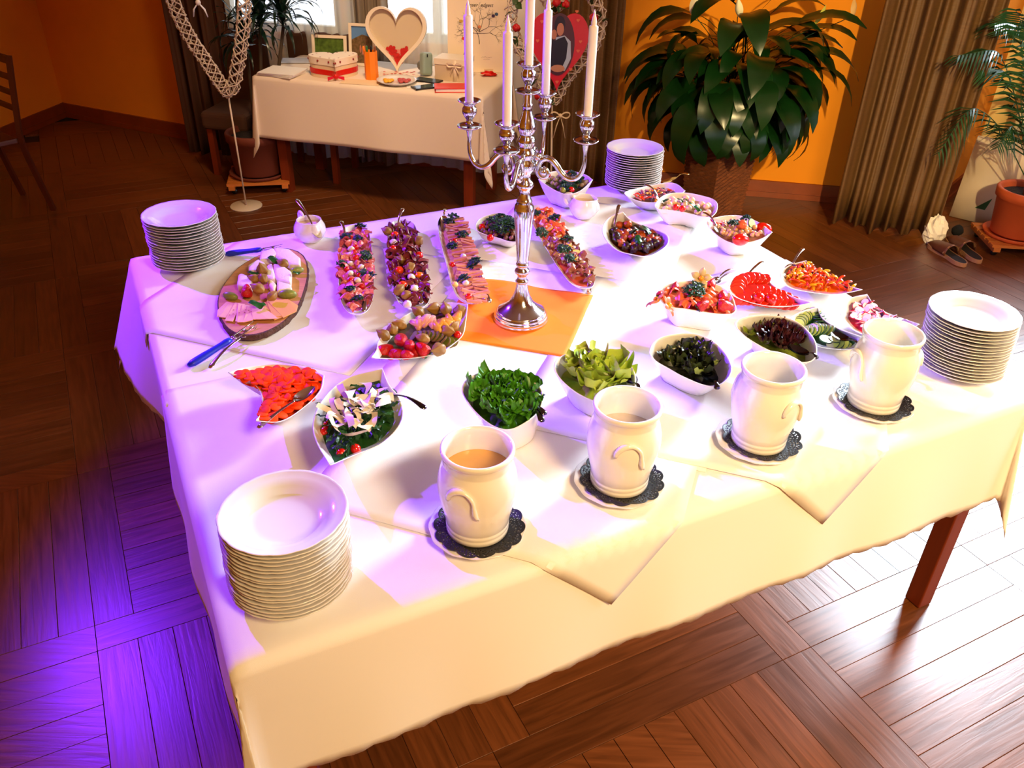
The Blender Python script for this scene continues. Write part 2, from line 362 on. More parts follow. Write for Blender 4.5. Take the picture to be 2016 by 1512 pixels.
def window(name, a, b, s0, s1, z0, z1, strength, col='#dcecff', bars=1):
    a = Vector((*a, 0)); b = Vector((*b, 0)); d = (b-a).normalized(); n = Vector((d.y, -d.x, 0)); rz = math.atan2(d.y, d.x)
    def c(s, off, z): p = a+d*s-n*off; return (p.x, p.y, z)
    mb = MB(); fw = .06
    for s in [s0+fw/2, s1-fw/2]+[s0+(s1-s0)*(k+1)/(bars+1) for k in range(bars)]: mb.box(c(s, .06, (z0+z1)/2), (fw, .07, z1-z0), rz=rz)
    for z in (z0+fw/2, z1-fw/2, z0+(z1-z0)*.68): mb.box(c((s0+s1)/2, .06, z), (s1-s0, .066, fw), rz=rz)
    w = obj(name, mb.mesh(name, mat('window_frame_paint', '#d8cdb4', .5), False), kind='structure')
    g = mat('bright_pane_'+name, col, .4, emit=strength)
    obj('pane', MB().box(c((s0+s1)/2, .085, (z0+z1)/2), (s1-s0-.02, .008, z1-z0-.02), rz=rz).mesh('pane', g, False), w)
    return w
window('window_1', LW2, BW1, .25, 1.15, .84, 2.4, 3.0); window('window_2', LW2, BW1, 1.3, 2.35, .84, 2.4, 3.4)
window('window_3', BW3, BW4, .1, 1.3, 1.5, 4.0, 5.0)
window('window_4', RW0, RW1, .3, 1.7, .3, 2.5, .8, bars=1); window('window_5', RW0, RW1, 2.2, 3.9, .3, 2.5, .8); window('window_6', RW0, RW1, 4.6, 6.2, .3, 2.5, .6, '#ffe0b0')
# curtains -----------------------------------------------------------
def curtain(name, a, b, z0, z1, folds, amp, m, label, cat='curtain', group=None, flare=0, seed=0):
    a = Vector((*a, 0)); b = Vector((*b, 0)); d = b-a; n = Vector((d.y, -d.x, 0)).normalized()
    N = folds*12; rnd = random.Random(seed); ph = [rnd.uniform(.75, 1.25) for _ in range(folds+2)]
    def fn(s, t):
        x = s*folds; k = int(x); w = math.sin(2*PI*x+.9*math.sin(2*PI*x*.31+seed))*.5+.32*math.sin(2*PI*x*.5+seed)+.16*math.sin(2*PI*x*2.3+t*1.5)
        A = amp*(ph[min(k, folds)]*(1-x+k)+ph[min(k+1, folds+1)]*(x-k))*(1+.35*(1-t))
        p = a+d*(.5+(s-.5)*(1+flare*(1-t)))+n*(A*w); return Vector((p.x, p.y, z0+(z1-z0)*t+.012*math.sin(s*9+seed)*(1-t)))
    o = obj(name, MB().grid(fn, N, 14).mesh(name, m), label=label, cat=cat, group=group); solid(o, .003); return o
curtain('curtain', (2.0, 5.06), (2.56, 4.84), .03, 3.2, 6, .075, CURT, 'wide brown gold curtain hanging in folds to the floor beside the sunny orange wall', seed=1)
curtain('curtain', (.16, 5.45), (.62, 5.62), .05, 2.9, 6, .05, CURT, 'brown curtain hanging behind the red photo heart', seed=2)
curtain('curtain', (-2.42, 6.1), (-1.98, 6.02), .03, 2.9, 5, .05, mat('dark_brown_curtain', '#4c2a14', .8, bump=.2), 'dark brown curtain hanging behind the bare wicker heart on the left', seed=3)
curtain('curtain', (-1.16, 5.98), (-.88, 5.92), .03, 2.9, 4, .035, mat('grey_taupe_curtain', '#857460', .8), 'taupe curtain between the two windows behind the gift table', seed=4)
curtain('sheer_curtain', (-1.96, 6.06), (-1.10, 5.92), .06, 2.9, 8, .02, SHEER, 'white sheer curtain over the left window behind the spiky plants', seed=5)
curtain('sheer_curtain', (-.86, 5.86), (.16, 5.66), .06, 2.9, 9, .02, SHEER, 'white sheer curtain over the window behind the heart shaped frame', seed=6)
curtain('sheer_curtain', (3.3, 5.70), (4.45, 5.22), .42, 1.55, 9, .025, mat('cream_sheer', '#e8dcb0', .9, alpha=.7), 'cream sheer curtain behind the potted palm', seed=7)
# dark bench backs in front of the windows
def bench(label, x0, x1, yy, zt, sl):
    t = thing('bench', label, 'bench', ((x0+x1)/2, yy, 0), -.21)
    w = x1-x0
    bevel(obj('backrest', MB().box((0, 0, (zt+.4)/2), (w, .07, zt-.4)).mesh('backrest', SOFA, False), t), .03, 3)
    bevel(obj('seat', MB().box((0, -.2, .38), (w, .42, .12)).mesh('seat', SOFA, False), t), .03, 3)
    for sx in (-1, 1):
        for sy in (-.36, -.02): obj('leg', MB().box((sx*(w/2-.04), sy, .16), (.04, .04, .32)).mesh('leg', WOODT, False), t)
bench('brown upholstered bench with a plain back below the left window', -1.62, -1.12, 5.98, .90, 0)
bench('brown upholstered bench half hidden by the spiky plants', -2.06, -1.72, 6.02, .90, 0)

# ================================================================== BUFFET TABLES AND LINEN
for k, (v0, v1, lab) in enumerate([(0, TW/2-.004, 'long red-brown wooden buffet table nearest the camera, leg showing under the cloth'), (TW/2+.004, TW, 'long red-brown wooden buffet table on the far side, hidden under white linen')]):
    t = thing('buffet_table', lab, 'table', T(TL/2, (v0+v1)/2, 0), PSI)
    L, Wd = TL-.02, v1-v0-.01
    bevel(obj('tabletop', MB().box((0, 0, TZ-.018), (L, Wd, .03)).mesh('tabletop', WOODT, False), t), .003)
    mb = MB()
    for s in (-1, 1): mb.box((0, s*(Wd/2-.06), TZ-.075), (L-.16, .022, .08)); mb.box((s*(L/2-.06), 0, TZ-.075), (.022, Wd-.16, .08))
    obj('apron', mb.mesh('apron', WOODT, False), t)
    for sx in (-1, 1):
        for sy in (-1, 1):
            o = obj('leg', MB().box((sx*(L/2-.07), sy*(Wd/2-.015), (TZ-.035)/2), (.056, .056, TZ-.035)).mesh('leg', WOODT, False), t); bevel(o, .004)
def drape(u, v, lift=0.0, rip=1.0, seed=0.0, drop=0.0):
    cu = min(max(u, 0), TL); cv = min(max(v, 0), TW); du, dv = u-cu, v-cv; d = math.hypot(du, dv)
    if d < 1e-6:
        w = .0012*noise.noise(Vector((u*3+seed, v*3, seed)))
        # shallow creases pressed into the linen
        return T(u, v, TZ+lift+w)
    ou, ov = du/d, dv/d; corner = min(abs(ou), abs(ov))*1.4
    s = (cu if abs(dv) >= abs(du) else cv)*1.0
    rp = noise.noise(Vector((cu*5+seed, cv*5, seed*3+ou*3)))*.6+.5*math.sin((cu+cv)*17+seed+2*noise.noise(Vector((cu*2, cv*2, 1))))
    sm = min(1, max(0, (cv-1.35)/.35)); fl = .05*(1-max(0, -ou))+max(0, -ou)*(.03+.05*min(1, max(0, (cv-.25)*3))*(cv < .97)+.28*sm)+(.04 if v < 0 and u < 0 else .10)*corner+rip*.035*rp*min(1, d/.15)
    r = .012; off = min(d, r)*.8+max(0, d-r)*fl; z = -max(0, d-r*.4)*(1-.12*fl)-.0
    if d < r: z = -(r-math.sqrt(max(0, r*r-d*d)))
    ru = .10*corner*math.sin(math.atan2(ov, ou)*6+seed)*d
    return T(cu+ou*(off+lift)-ov*ru, cv+ov*(off+lift)+ou*ru, TZ+lift+z)
def tcloth(name, u0, u1, v0, v1, lift, label, seed, n=.022):
    nu, nv = int((u1-u0)/n), int((v1-v0)/n)
    hem = lambda s: .012*noise.noise(Vector((s*9, seed, 0)))+.004*math.sin(s*90)
    def fn(a, b):
        u = u0+(u1-u0)*a; v = v0+(v1-v0)*b
        if b == 0 and v0 < 0: v += hem(u)
        if a == 0: u += hem(v)
        return drape(u, v, lift, 1, seed)
    o = obj(name, MB().grid(fn, nu, nv).mesh(name, CLOTH), label=label, cat='tablecloth'); solid(o, .0012, 1); return o
tcloth('tablecloth', -.36, TL+.34, .90, TW+.36, .001, 'white linen tablecloth over the far half of the buffet, its corner hanging at far left', 1.3)
tcloth('tablecloth', -.33, TL+.34, -.345, .968, .0028, 'white linen tablecloth over the near half of the buffet, long hem facing the camera', 4.1)
def diamond(cu, cv, half, lift, label, seed, n=30, m=CLOTH, name='square_overlay', group='white square overlays set diagonally on the buffet', rot=PI/4, cat='cloth', wav=.0):
    e = half*math.sqrt(2); c, s = math.cos(rot), math.sin(rot)
    def fn(a, b):
        x, y = (a-.5)*e, (b-.5)*e
        p = drape(cu+c*x-s*y, cv+s*x+c*y, lift, .3, seed)
        if wav: p.z += wav*max(0, noise.noise(Vector((a*3.1, b*2.2, seed)))+.6*max(0, a+b-1.3))
        return p
    o = obj(name, MB().grid(fn, n, n).mesh(name, m), label=label, cat=cat, group=group); solid(o, .0014, 1); return o
diamond(.46, 1.41, .57, .0044, 'white square overlay at the far left under the cheese board', 2.)
diamond(1.55, 1.42, .5, .0044, 'white square overlay at the far right under the salad bowls', 3.)
diamond(1.10, .74, .645, .0050, 'white square overlay in the middle under the orange cloth', 5.)
diamond(.785, .385, .575, .0064, 'white square overlay at the front, its corner hanging below the second white pot', 6.)
diamond(1.40, .46, .645, .0080, 'white square overlay at the front right, its corner hanging below the third white pot', 7.)
orange = diamond(1.03, .965, .285, .0096, 'bright orange square cloth lying under the silver candelabra', 8., m=ORANGE, name='orange_cloth', group=None, rot=PI/4+.06, wav=.012)
LT = .013        # linen thickness below dishes
Z0 = TZ+.0098

# ================================================================== PLATE STACKS
def plate_mesh():
    scal = lambda a, i: 1+(.010*abs(math.sin(a*9))**.5-.007 if 3 <= i <= 7 else 0)
    prof = [(.0, .004), (.058, .004), (.061, .0), (.066, .003), (.088, .020), (.104, .0245), (.1130, .0272), (.1165, .0284), (.1182, .0299), (.1172, .0312), (.1125, .0290), (.100, .0262), (.082, .0205), (.070, .0095), (.05, .0072), (.0, .0068)]
    prof = [(r, z) for r, z in prof]
    def sc(a, i): return 1+(.012*abs(math.sin(a*8))**.6-.009 if 6 <= i <= 9 else (.006*abs(math.sin(a*8)) if i in (5, 10) else 0))
    return MB().lathe(prof, 80, mod=sc).mesh('soup_plate', PLATE)
PM = plate_mesh()
for (x, y, zt, n, top, grp, rest, lean) in [
    (-.4175, 1.165, .1915, 19, 'topmost soup plate of the stack at the near left corner of the buffet', 'soup plates stacked at the near left corner', 'white scalloped soup plate below the topmost in the near left corner stack', (.004, .004)),
    (-1.107, 2.603, .1812, 17, 'topmost soup plate of the stack at the far left corner beside the blue handled knife', 'soup plates stacked at the far left corner', 'white scalloped soup plate below the topmost in the far left corner stack', (-.006, .008)),
    (.487, 3.460, .1787, 17, 'topmost plate of the stack by the wicker planter at the far end', 'plates stacked at the far right end', 'white plate below the topmost in the stack by the wicker planter', (-.003, .004)),
    (1.264, 2.050, .1861, 18, 'topmost soup plate of the brightly lit stack at the right beside the last white pot', 'soup plates stacked at the right', 'white scalloped soup plate below the topmost in the right hand stack', (-.008, .008))]:
    dz = (zt-.030)/(n-1)
    for k in range(n):
        f = k/(n-1); gap = (.0022 if k > n*.68 else 0)-.0022*f
        obj('soup_plate', PM, None, (x+lean[0]*(f-.5)+random.uniform(-.0016, .0016), y+lean[1]*(f-.5)+random.uniform(-.0016, .0016), TZ+.006+dz*k+gap*.6), top if k == n-1 else rest, 'plate', grp, rot=(random.uniform(-.008, .008), random.uniform(-.008, .008), random.uniform(0, 6)))

# ================================================================== SOUP POTS
def pot_mesh():
    p = [(.0, .0), (.060, .0), (.066, .004), (.0665, .014), (.0655, .0165), (.0668, .019), (.0668, .026), (.0658, .0285), (.0672, .031), (.0685, .045), (.0760, .075), (.0812, .105), (.0822, .125), (.0800, .148), (.0745, .168), (.0705, .178), (.0698, .182), (.0706, .185), (.0700, .189), (.0708, .192), (.0706, .197), (.0722, .200), (.0742, .203), (.0752, .208), (.0745, .2125), (.0715, .2145), (.0675, .2125), (.0655, .207), (.0655, .195), (.068, .175), (.0755, .145), (.0765, .115), (.071, .07), (.062, .03), (.055, .012), (.0, .010)]
    return MB().lathe(p, 64).mesh('body', CERAMIC)
POTB = pot_mesh()
def lug(parent, ang):
    # raised moulded handle shaped like an arch with a curled tail
    pts = []
    for k in range(15):
        a = PI*(1-k/14); da = .34*math.cos(a); z = .128+.030*math.sin(a) if k < 15 else 0
        pts.append((da, z))
    pts += [(.36, .112), (.40, .100), (.46, .094)]
    def R(z): return np.interp(z, [.045, .075, .105, .125, .148, .168], [.0685, .076, .0812, .0822, .08, .0745])
    P = [Vector(((R(z)+.003)*math.cos(ang+d), (R(z)+.003)*math.sin(ang+d), z)) for d, z in pts]
    rad = [.004+.0035*math.sin(PI*min(1, k/9.)) for k in range(len(P))]; rad[-3:] = [.006, .0045, .003]
    obj('lug_handle', MB().tube(P, rad, 8).mesh('lug_handle', CERAMIC), parent)
    # left limb filled like a thumb pad
SAUC = MB().lathe([(0, .002), (.05, .002), (.054, 0), (.058, .002), (.075, .007), (.1010, .0125), (.1030, .0145), (.1015, .0158), (.075, .0105), (.058, .0065), (0, .0055)], 64, mod=lambda a, i: 1+(.012*math.sin(a*12) if i in (5, 6, 7) else 0)).mesh('saucer', PLATE)
def doily_mesh(seed):
    rnd = random.Random(seed); mb = MB(); NS = 180; NR = 40; R0, R1 = .02, .0975
    def edge(a): return R1*(.90+.10*abs(math.sin(a*7))**.55)
    def keep(a, r):
        e = edge(a); t = (r)/e
        if t < .70: return True
        ph = (a*14/PI/2*1) % 1                       # 14 scallops
        # lace: rings of round holes fanning in every scallop, framed by a rim
        if t > .95: return True
        k1 = abs(((a*7/PI) % 1)-.5)*2
        x = (a*7/PI % 1-.5)*1.0; y = (t-.80)*3.0; rr = math.hypot(x, y)
        ring = math.sin(rr*38); fan = math.sin(math.atan2(y, x)*11)
        return not (ring > .35 and fan > .1 and rr < .62)
    V = []; F = []
    for i in range(NR+1):
        for k in range(NS):
            a = 2*PI*k/NS; e = edge(a); r = R0+(e-R0)*i/NR; t = r/R1
            z = .0085+.009*max(0, (t-.6)/.4)+.007*max(0, t-.7)*(math.sin(a*5+seed)+.6*math.sin(a*7+2*seed))
            V.append((r*math.cos(a), r*math.sin(a), z))
    for i in range(NR):
        for k in range(NS):
            a = 2*PI*(k+.5)/NS; e = edge(a); r = R0+(e-R0)*(i+.5)/NR
            if keep(a, r): F.append((i*NS+k, i*NS+(k+1) % NS, (i+1)*NS+(k+1) % NS, (i+1)*NS+k))
    return make_mesh('paper_doily', V, F, BLACKP)
POTS = [(-.065, 1.3295, 'orange cream soup', -1.95, 'first'), (.2506, 1.4965, 'pale cream soup', -1.55, 'second'), (.6081, 1.6662, 'dark broth', -1.02, 'third'), (.9541, 1.8498, None, -3.0, 'fourth')]
PLAB = ['nearest the near left plates', 'second from the left', 'third from the left', 'at the right end of the row']; PEX = ['holding orange soup', 'holding pale soup', 'with dark broth inside', 'beside the bright plate stack']
for i, (x, y, soup, ang, nm) in enumerate(POTS):
    rz = random.uniform(0, 6)
    obj('saucer', SAUC, None, (x, y, Z0-.001), 'white saucer under the white pot '+PLAB[i], 'saucer', 'saucers under the soup pots', rot=(0, 0, rz))
    o = obj('paper_doily', doily_mesh(i+1), None, (x+[.004, .006, .01, .004][i], y-[.004, 0, -.004, 0][i], Z0+.001), 'black lace paper doily under the white pot '+PLAB[i], 'doily', 'black lace doilies under the soup pots', rot=(0, 0, rz)); solid(o, .0006)
    t = thing('soup_pot', 'tall white soup pot '+PLAB[i]+', '+PEX[i], 'pot', (x, y, Z0+.0085), 0, 'white soup pots along the front')
    obj('body', POTB, t); lug(t, ang); lug(t, ang+PI)
    if soup:
        hh = [.150, .135, .105][i]; r = np.interp(hh, [.07, .115, .145, .175, .195], [.071, .0765, .0755, .068, .0655])-.0006
        obj('soup', MB().lathe([(0, 0), (r*.5, .0004), (r*.96, 0), (r, .001)], 48).mesh('soup', [SOUPO, SOUPW, SOUPD][i]), None, (x, y, Z0+.0085+hh), soup+' filling the '+nm+' white pot from the left', 'soup')

# ================================================================== CANDELABRA
CX, CY = .021, 2.266; CB = TZ+.0118
t = thing('candelabra', 'tall polished silver five-armed candelabra standing on the orange cloth', 'candelabra', (CX, CY, CB), 0)
def cobj(name, prof, c=(0, 0, 0), seg=40): return obj(name, MB().lathe(prof, seg).mesh(name, SILVER), t, c)
cobj('foot', [(0, .001), (.080, 0), (.0835, .003), (.0838, .008), (.081, .011), (.0825, .014), (.0805, .018), (.0782, .020), (.0790, .023), (.0765, .027), (.0735, .029), (.0740, .032), (.0700, .035), (.052, .046), (.036, .062), (.026, .082), (.0200, .100), (.0165, .118), (.0160, .124)], seg=56)
st = [(.0160, .124), (.0190, .127), (.0195, .131), (.0150, .136), (.0130, .144), (.0140, .150), (.0205, .156), (.0230, .162), (.0205, .168), (.0150, .173), (.0145, .178), (.0195, .182), (.0190, .187), (.0165, .190), (.0175, .200), (.0205, .240), (.0245, .290), (.0280, .330), (.0290, .352), (.0265, .366), (.0215, .374), (.0230, .378), (.0205, .383), (.0165, .392), (.0145, .404), (.0150, .412), (.0225, .420), (.0248, .427), (.0220, .434), (.0160, .440), (.0145, .452), (.0165, .460), (.0240, .470), (.0270, .482), (.0265, .492), (.0225, .497), (.0225, .505), (.0265, .508), (.0265, .520), (.0225, .524), (.0210, .536), (.0245, .545), (.0250, .552), (.0200, .560), (.0165, .566), (.0205, .572), (.0250, .582), (.0245, .592), (.0195, .608), (.0140, .624), (.0120, .636), (.0140, .640), (.0138, .646), (.0110, .650), (.0115, .668), (.010, .676)]
cobj('stem', st)
cup = [(.007, 0), (.0085, .004), (.0115, .008), (.009, .013), (.0085, .018), (.0125, .024), (.0185, .034), (.0205, .042), (.0190, .050), (.0150, .056), (.0165, .061), (.0260, .066), (.0315, .069), (.0320, .071), (.0300, .0715), (.020, .066), (.0130, .062), (.0125, .040), (0, .039)]
pan = [(0, -.003), (.012, -.004), (.026, -.003), (.0335, .001), (.0345, .003), (.0330, .0045), (.026, .001), (.012, 0), (0, 0)]
CUPM = MB().lathe(cup, 32).mesh('candle_cup', SILVER); PANM = MB().lathe(pan, 36).mesh('drip_pan', SILVER)
CANZ = []
def holder(x, y, z):
    obj('drip_pan', PANM, t, (x, y, z)); obj('candle_cup', CUPM, t, (x, y, z+.001)); CANZ.append((CX+x, CY+y, CB+z+.041))
holder(0, 0, .678)
RA = .165; ARZ = .6265-.060
for k, ang in enumerate([162, 252, 72, -18]):
    a = math.radians(ang); zt = .566
    # S-scroll arm: curled end at the stem, dipping below and rising to the cup
    prof = [(.050, .482), (.060, .476), (.064, .466), (.058, .456), (.047, .455), (.038, .464), (.036, .480), (.042, .498), (.056, .508), (.072, .506), (.088, .492), (.102, .474), (.118, .462), (.136, .460), (.152, .470), (.162, .490), (.166, .515), (.165, .545), (.165, .564)]
    P = crom([Vector((r*math.cos(a), r*math.sin(a), z)) for r, z in prof], 3, False)
    n = len(P); rad = [.0052+.0035*math.sin(PI*min(1, i/n*1.1)) for i in range(n)]; rad[-4:] = [.007, .008, .009, .010]
    mb = MB().tube(P, rad, 10); mb.blob((.052*math.cos(a), .052*math.sin(a), .470), .0125, seg=14, rg=10)
    mb.tube([Vector((r*math.cos(a), r*math.sin(a), z)) for r, z in [(.018, .514), (.034, .512), (.044, .502)]], [.010, .008, .007], 10)
    obj('arm', mb.mesh('arm', SILVER), t)
    holder(RA*math.cos(a), RA*math.sin(a), .568)
clab = ['white taper candle in the highest central cup', 'leftmost white taper candle of the candelabra', 'white taper candle in the front cup, second from the left', 'white taper candle in the rear cup, behind the central one', 'rightmost white taper candle of the candelabra']
candm = MB().lathe([(0, 0), (.0108, 0), (.0112, .02), (.0116, .235), (.0116, .241), (.0108, .2435), (.007, .2445), (.0062, .247), (.0066, .252), (.0050, .262), (.0025, .272), (.0006, .281), (0, .282)], 24).mesh('candle', WAX)
for k, (x, y, z) in enumerate(CANZ): obj('candle', candm, None, (x, y, z), clab[k], 'candle', 'white candles on the candelabra', rot=(random.uniform(-.012, .012), random.uniform(-.012, .012), 0))

# ================================================================== CERAMIC DISHES
BOWLS = {}
def dish(key, label, pts, base, kb=.5, name='salad_bowl', cat='bowl', crop=None, pw=.8, th=.004, group=None, bz=Z0, inz=.009):
    """pts: rim points (px, py, rim height[, sharp]); base: centre of the foot on the table"""
    P = []
    for p in pts:
        x, y = p[0], p[1]
        if crop: x, y = crop[0]+x/crop[2], crop[1]+y/crop[2]
        w = at(x, y, bz+p[2]); P.append((w.x, w.y, w.z, len(p) > 3))
    rim = crom(P, 6); n = len(rim)
    bx, by = base
    if crop: bx, by = crop[0]+bx/crop[2], crop[1]+by/crop[2]
    bc = at(bx, by, bz); rc = sum(rim, Vector())/n; off = Vector((rc.x, rc.y, 0))
    loops = []; foot = [Vector((bc.x+(p.x-rc.x)*kb, bc.y+(p.y-rc.y)*kb, bz)) for p in rim]
    C0 = Vector((bc.x, bc.y, 0))
    def toward(p, c, d): q = Vector((c.x-p.x, c.y-p.y, 0)); L = q.length; return p+q*(d/L if L > 1e-6 else 0)
    cen = Vector((bc.x, bc.y, bz+.0015)); loops.append([cen.copy()+Vector((0, 0, 0))+(f-cen)*.02 for f in foot]); loops.append([Vector((f.x, f.y, bz+.0015))+(cen-f)*.06 for f in foot]); loops.append([toward(f, bc, .001) for f in foot]); loops.append([Vector((f.x, f.y, bz+.0025)) for f in foot])
    T8 = [.08, .2, .35, .5, .65, .8, .92, .98]
    for q in T8: loops.append([Vector((f.x+(p.x-f.x)*q**pw, f.y+(p.y-f.y)*q**pw, bz+.0025+(p.z-bz-.0025)*q)) for f, p in zip(foot, rim)])
    loops.append([Vector((p.x, p.y, p.z)) for p in rim])
    ctr = Vector((rc.x, rc.y, 0))
    loops.append([toward(p+Vector((0, 0, .0012)), ctr, th*.5) for p in rim]); inner = [toward(p-Vector((0, 0, .0006)), ctr, th) for p in rim]; loops.append(inner)
    ft2 = [Vector((f.x, f.y, bz+inz)) for f in foot]
    I = []
    for q in [.95, .85, .7, .55, .4, .25, .12, .03]:
        l = [Vector((f.x+(p.x-f.x)*q**pw, f.y+(p.y-f.y)*q**pw, bz+inz+(p.z-bz-inz)*q)) for f, p in zip(ft2, inner)]
        loops.append(l)
    c2 = Vector((bc.x, bc.y, bz+inz-.002)); loops.append([c2+(f-c2)*.5 for f in ft2]); loops.append([c2+(f-c2)*.02 for f in ft2])
    o = Vector((bc.x, bc.y, bz)); loops = [[v-o for v in l] for l in loops]
    ob = obj(name, MB().rings(loops, cap0=True, cap1=True).mesh(name, CERAMIC), None, o, label, cat, group)
    BOWLS[key] = dict(rim=inner, foot=ft2, c=Vector((rc.x, rc.y, 0)), b=bc, pw=pw, z=bz, inz=inz); return ob
Ca = (430, 680, 4.582); Cb = (700, 560, 4.8); Cc = (1240, 480, 4.032); Cd = (900, 330, 4.582); Ce = (1160, 260, 4.582); Cf = (840, 600, 2.908); Cg = (640, 380, 5.6)
dish('carrot', 'white three-pointed bowl of sliced carrots near the left edge', [(85, 245, .085, 1), (240, 200, .066), (500, 168, .058), (750, 190, .066), (958, 270, .080, 1), (930, 400, .066), (800, 540, .058), (560, 690, .066), (335, 685, .085, 1), (392, 600, .068), (395, 520, .062), (350, 380, .06), (220, 290, .07)], (610, 520), .46, crop=Ca)
dish('rocket', 'white leaf-shaped bowl of rocket with shaved cheese', [(1480, 205, .115, 1), (1150, 300, .082), (930, 500, .075), (850, 700, .075), (880, 870, .08), (1005, 1085, .100, 1), (1250, 985, .072), (1480, 885, .07), (1640, 720, .074), (1672, 600, .078), (1625, 460, .088), (1540, 350, .10)], (1270, 760), .5, crop=Ca)
dish('fruit', 'white leaf-shaped bowl of fruit, strawberries and physalis', [(1065, 185, .10, 1), (850, 175, .07), (550, 250, .062), (350, 380, .06), (215, 530, .066), (195, 620, .078), (145, 695, .095, 1), (400, 708, .064), (600, 692, .056), (800, 650, .056), (910, 580, .058), (1015, 480, .068), (1045, 350, .082)], (600, 560), .48, crop=Cb)
dish('green', 'round white bowl of curly green lettuce behind the first soup pot', [(1003, 980, .115), (1080, 870, .125), (1250, 818, .13), (1430, 818, .13), (1600, 862, .128), (1740, 960, .122), (1775, 1070, .118), (1740, 1190, .112), (1650, 1280, .108), (1500, 1365, .105), (1400, 1375, .105), (1270, 1325, .105), (1130, 1210, .106), (1040, 1090, .11)], (1475, 1400), .62, crop=Cb, pw=.95)
dish('iceberg', 'round white bowl of pale iceberg lettuce behind the second soup pot', [(728, 350, .118), (760, 300, .122), (850, 268, .127), (1000, 262, .13), (1120, 300, .128), (1185, 370, .122), (1198, 450, .118), (1170, 520, .11), (1100, 560, .106), (990, 560, .104), (900, 530, .105), (820, 480, .107), (750, 410, .112)], (955, 570), .62, crop=Cf, pw=.95)
dish('dark', 'round white bowl of dark oak-leaf lettuce between iceberg and lollo', [(153, 850, .115), (230, 750, .122), (430, 708, .13), (600, 738, .13), (740, 840, .124), (810, 970, .118), (790, 1060, .112), (710, 1122, .106), (610, 1130, .103), (430, 1062, .105), (300, 990, .106), (195, 925, .11)], (450, 1105), .60, crop=Cc, pw=.95)
dish('lollo', 'round white bowl of red curly lettuce behind the third soup pot', [(833, 625, .115), (950, 572, .122), (1150, 568, .128), (1330, 620, .128), (1455, 740, .12), (1487, 860, .115), (1440, 935, .108), (1300, 935, .103), (1150, 870, .103), (1010, 800, .105), (895, 720, .108)], (1165, 900), .60, crop=Cc, pw=.95)
dish('salmon', 'white square-sided bowl of salmon cream with strawberries and physalis', [(250, 345, .092), (430, 295, .10), (640, 308, .10), (780, 375, .094), (838, 480, .088), (825, 552, .088), (700, 558, .084), (450, 520, .083), (310, 498, .085), (235, 430, .088)], (490, 625), .55, crop=Cc)
dish('tomato', 'white crescent bowl of sliced tomatoes', [(782, 330, .062), (860, 248, .07), (1030, 220, .085, 1), (1100, 292, .07), (1200, 370, .06), (1320, 430, .066), (1447, 467, .085, 1), (1300, 497, .06), (1100, 497, .054), (900, 450, .054), (805, 400, .056)], (1060, 430), .48, crop=Cc)
dish('pepper', 'white crescent bowl of cut red and yellow peppers', [(1193, 240, .062), (1260, 172, .07), (1398, 132, .09, 1), (1435, 200, .074), (1520, 250, .064), (1650, 310, .066), (1848, 366, .09, 1), (1650, 402, .06), (1450, 390, .054), (1250, 340, .056)], (1450, 300), .48, crop=Cc)
dish('cucumber', 'white crescent bowl of cucumber slices', [(1275, 605, .066), (1350, 540, .072), (1490, 500, .09, 1), (1525, 580, .074), (1650, 665, .064), (1860, 745, .086, 1), (1790, 830, .056), (1620, 838, .054), (1480, 810, .054), (1360, 720, .056)], (1560, 740), .5, crop=Cc)
dish('radish', 'white crescent bowl of sliced radishes behind the last soup pot', [(1670, 535, .062), (1760, 428, .072), (1882, 398, .09, 1), (1930, 470, .074), (2030, 540, .066), (2160, 590, .068), (2300, 640, .088, 1), (2130, 750, .056), (1960, 750, .054), (1800, 700, .055), (1700, 620, .058)], (1960, 660), .48, crop=Cc)
dish('mixed', 'white square-sided bowl of mixed salad behind the candelabra', [(730, 105, .115, 1), (840, 40, .10), (1000, 28, .097), (1150, 60, .10), (1226, 110, .115, 1), (1130, 200, .097), (1050, 236, .092), (980, 242, .09), (900, 215, .092), (820, 170, .097)], (970, 322), .5, crop=Cd)
dish('onion', 'white bowl of meat salad under parsley left of the candelabra stem', [(168, 560, .074), (190, 470, .078), (300, 420, .084), (410, 408, .09), (490, 440, .085), (570, 480, .08), (640, 530, .078), (640, 600, .074), (560, 665, .066), (470, 668, .062), (380, 640, .062), (250, 605, .066)], (400, 660), .55, crop=Cd)
dish('sausage', 'shallow white bowl of sausage salad beside the far plate stack', [(316, 548, .075), (440, 505, .07), (600, 472, .068), (755, 458, .078), (868, 530, .095, 1), (790, 590, .07), (640, 632, .06), (480, 632, .06), (360, 590, .066)], (585, 675), .5, crop=Ce)
dish('chickpea', 'white bowl of mozzarella balls and tomatoes topped with basil', [(592, 650, .095), (690, 562, .098), (850, 546, .098), (1000, 570, .098), (1130, 612, .10), (1160, 680, .098), (1110, 760, .09), (1010, 762, .082), (850, 722, .080), (700, 702, .084), (610, 690, .09)], (850, 820), .52, crop=Ce)
dish('pasta', 'white bowl with a pointed tip holding chickpeas and red tomato wedge', [(1062, 810, .088), (1160, 765, .09), (1350, 752, .092), (1520, 810, .095), (1655, 905, .11, 1), (1560, 962, .092), (1430, 1000, .078), (1300, 1006, .076), (1190, 960, .078), (1090, 870, .082)], (1290, 1060), .5, crop=Ce)
dish('stew', 'large white bowl of dark stewed aubergine topped with basil', [(300, 718, .118, 1), (190, 762, .10), (118, 860, .09), (140, 960, .082), (250, 1068, .075), (400, 1110, .074), (520, 1122, .08), (630, 1080, .076), (715, 1005, .08), (700, 925, .084), (560, 862, .08), (440, 822, .084), (365, 785, .095)], (410, 1020), .5, crop=Ce)
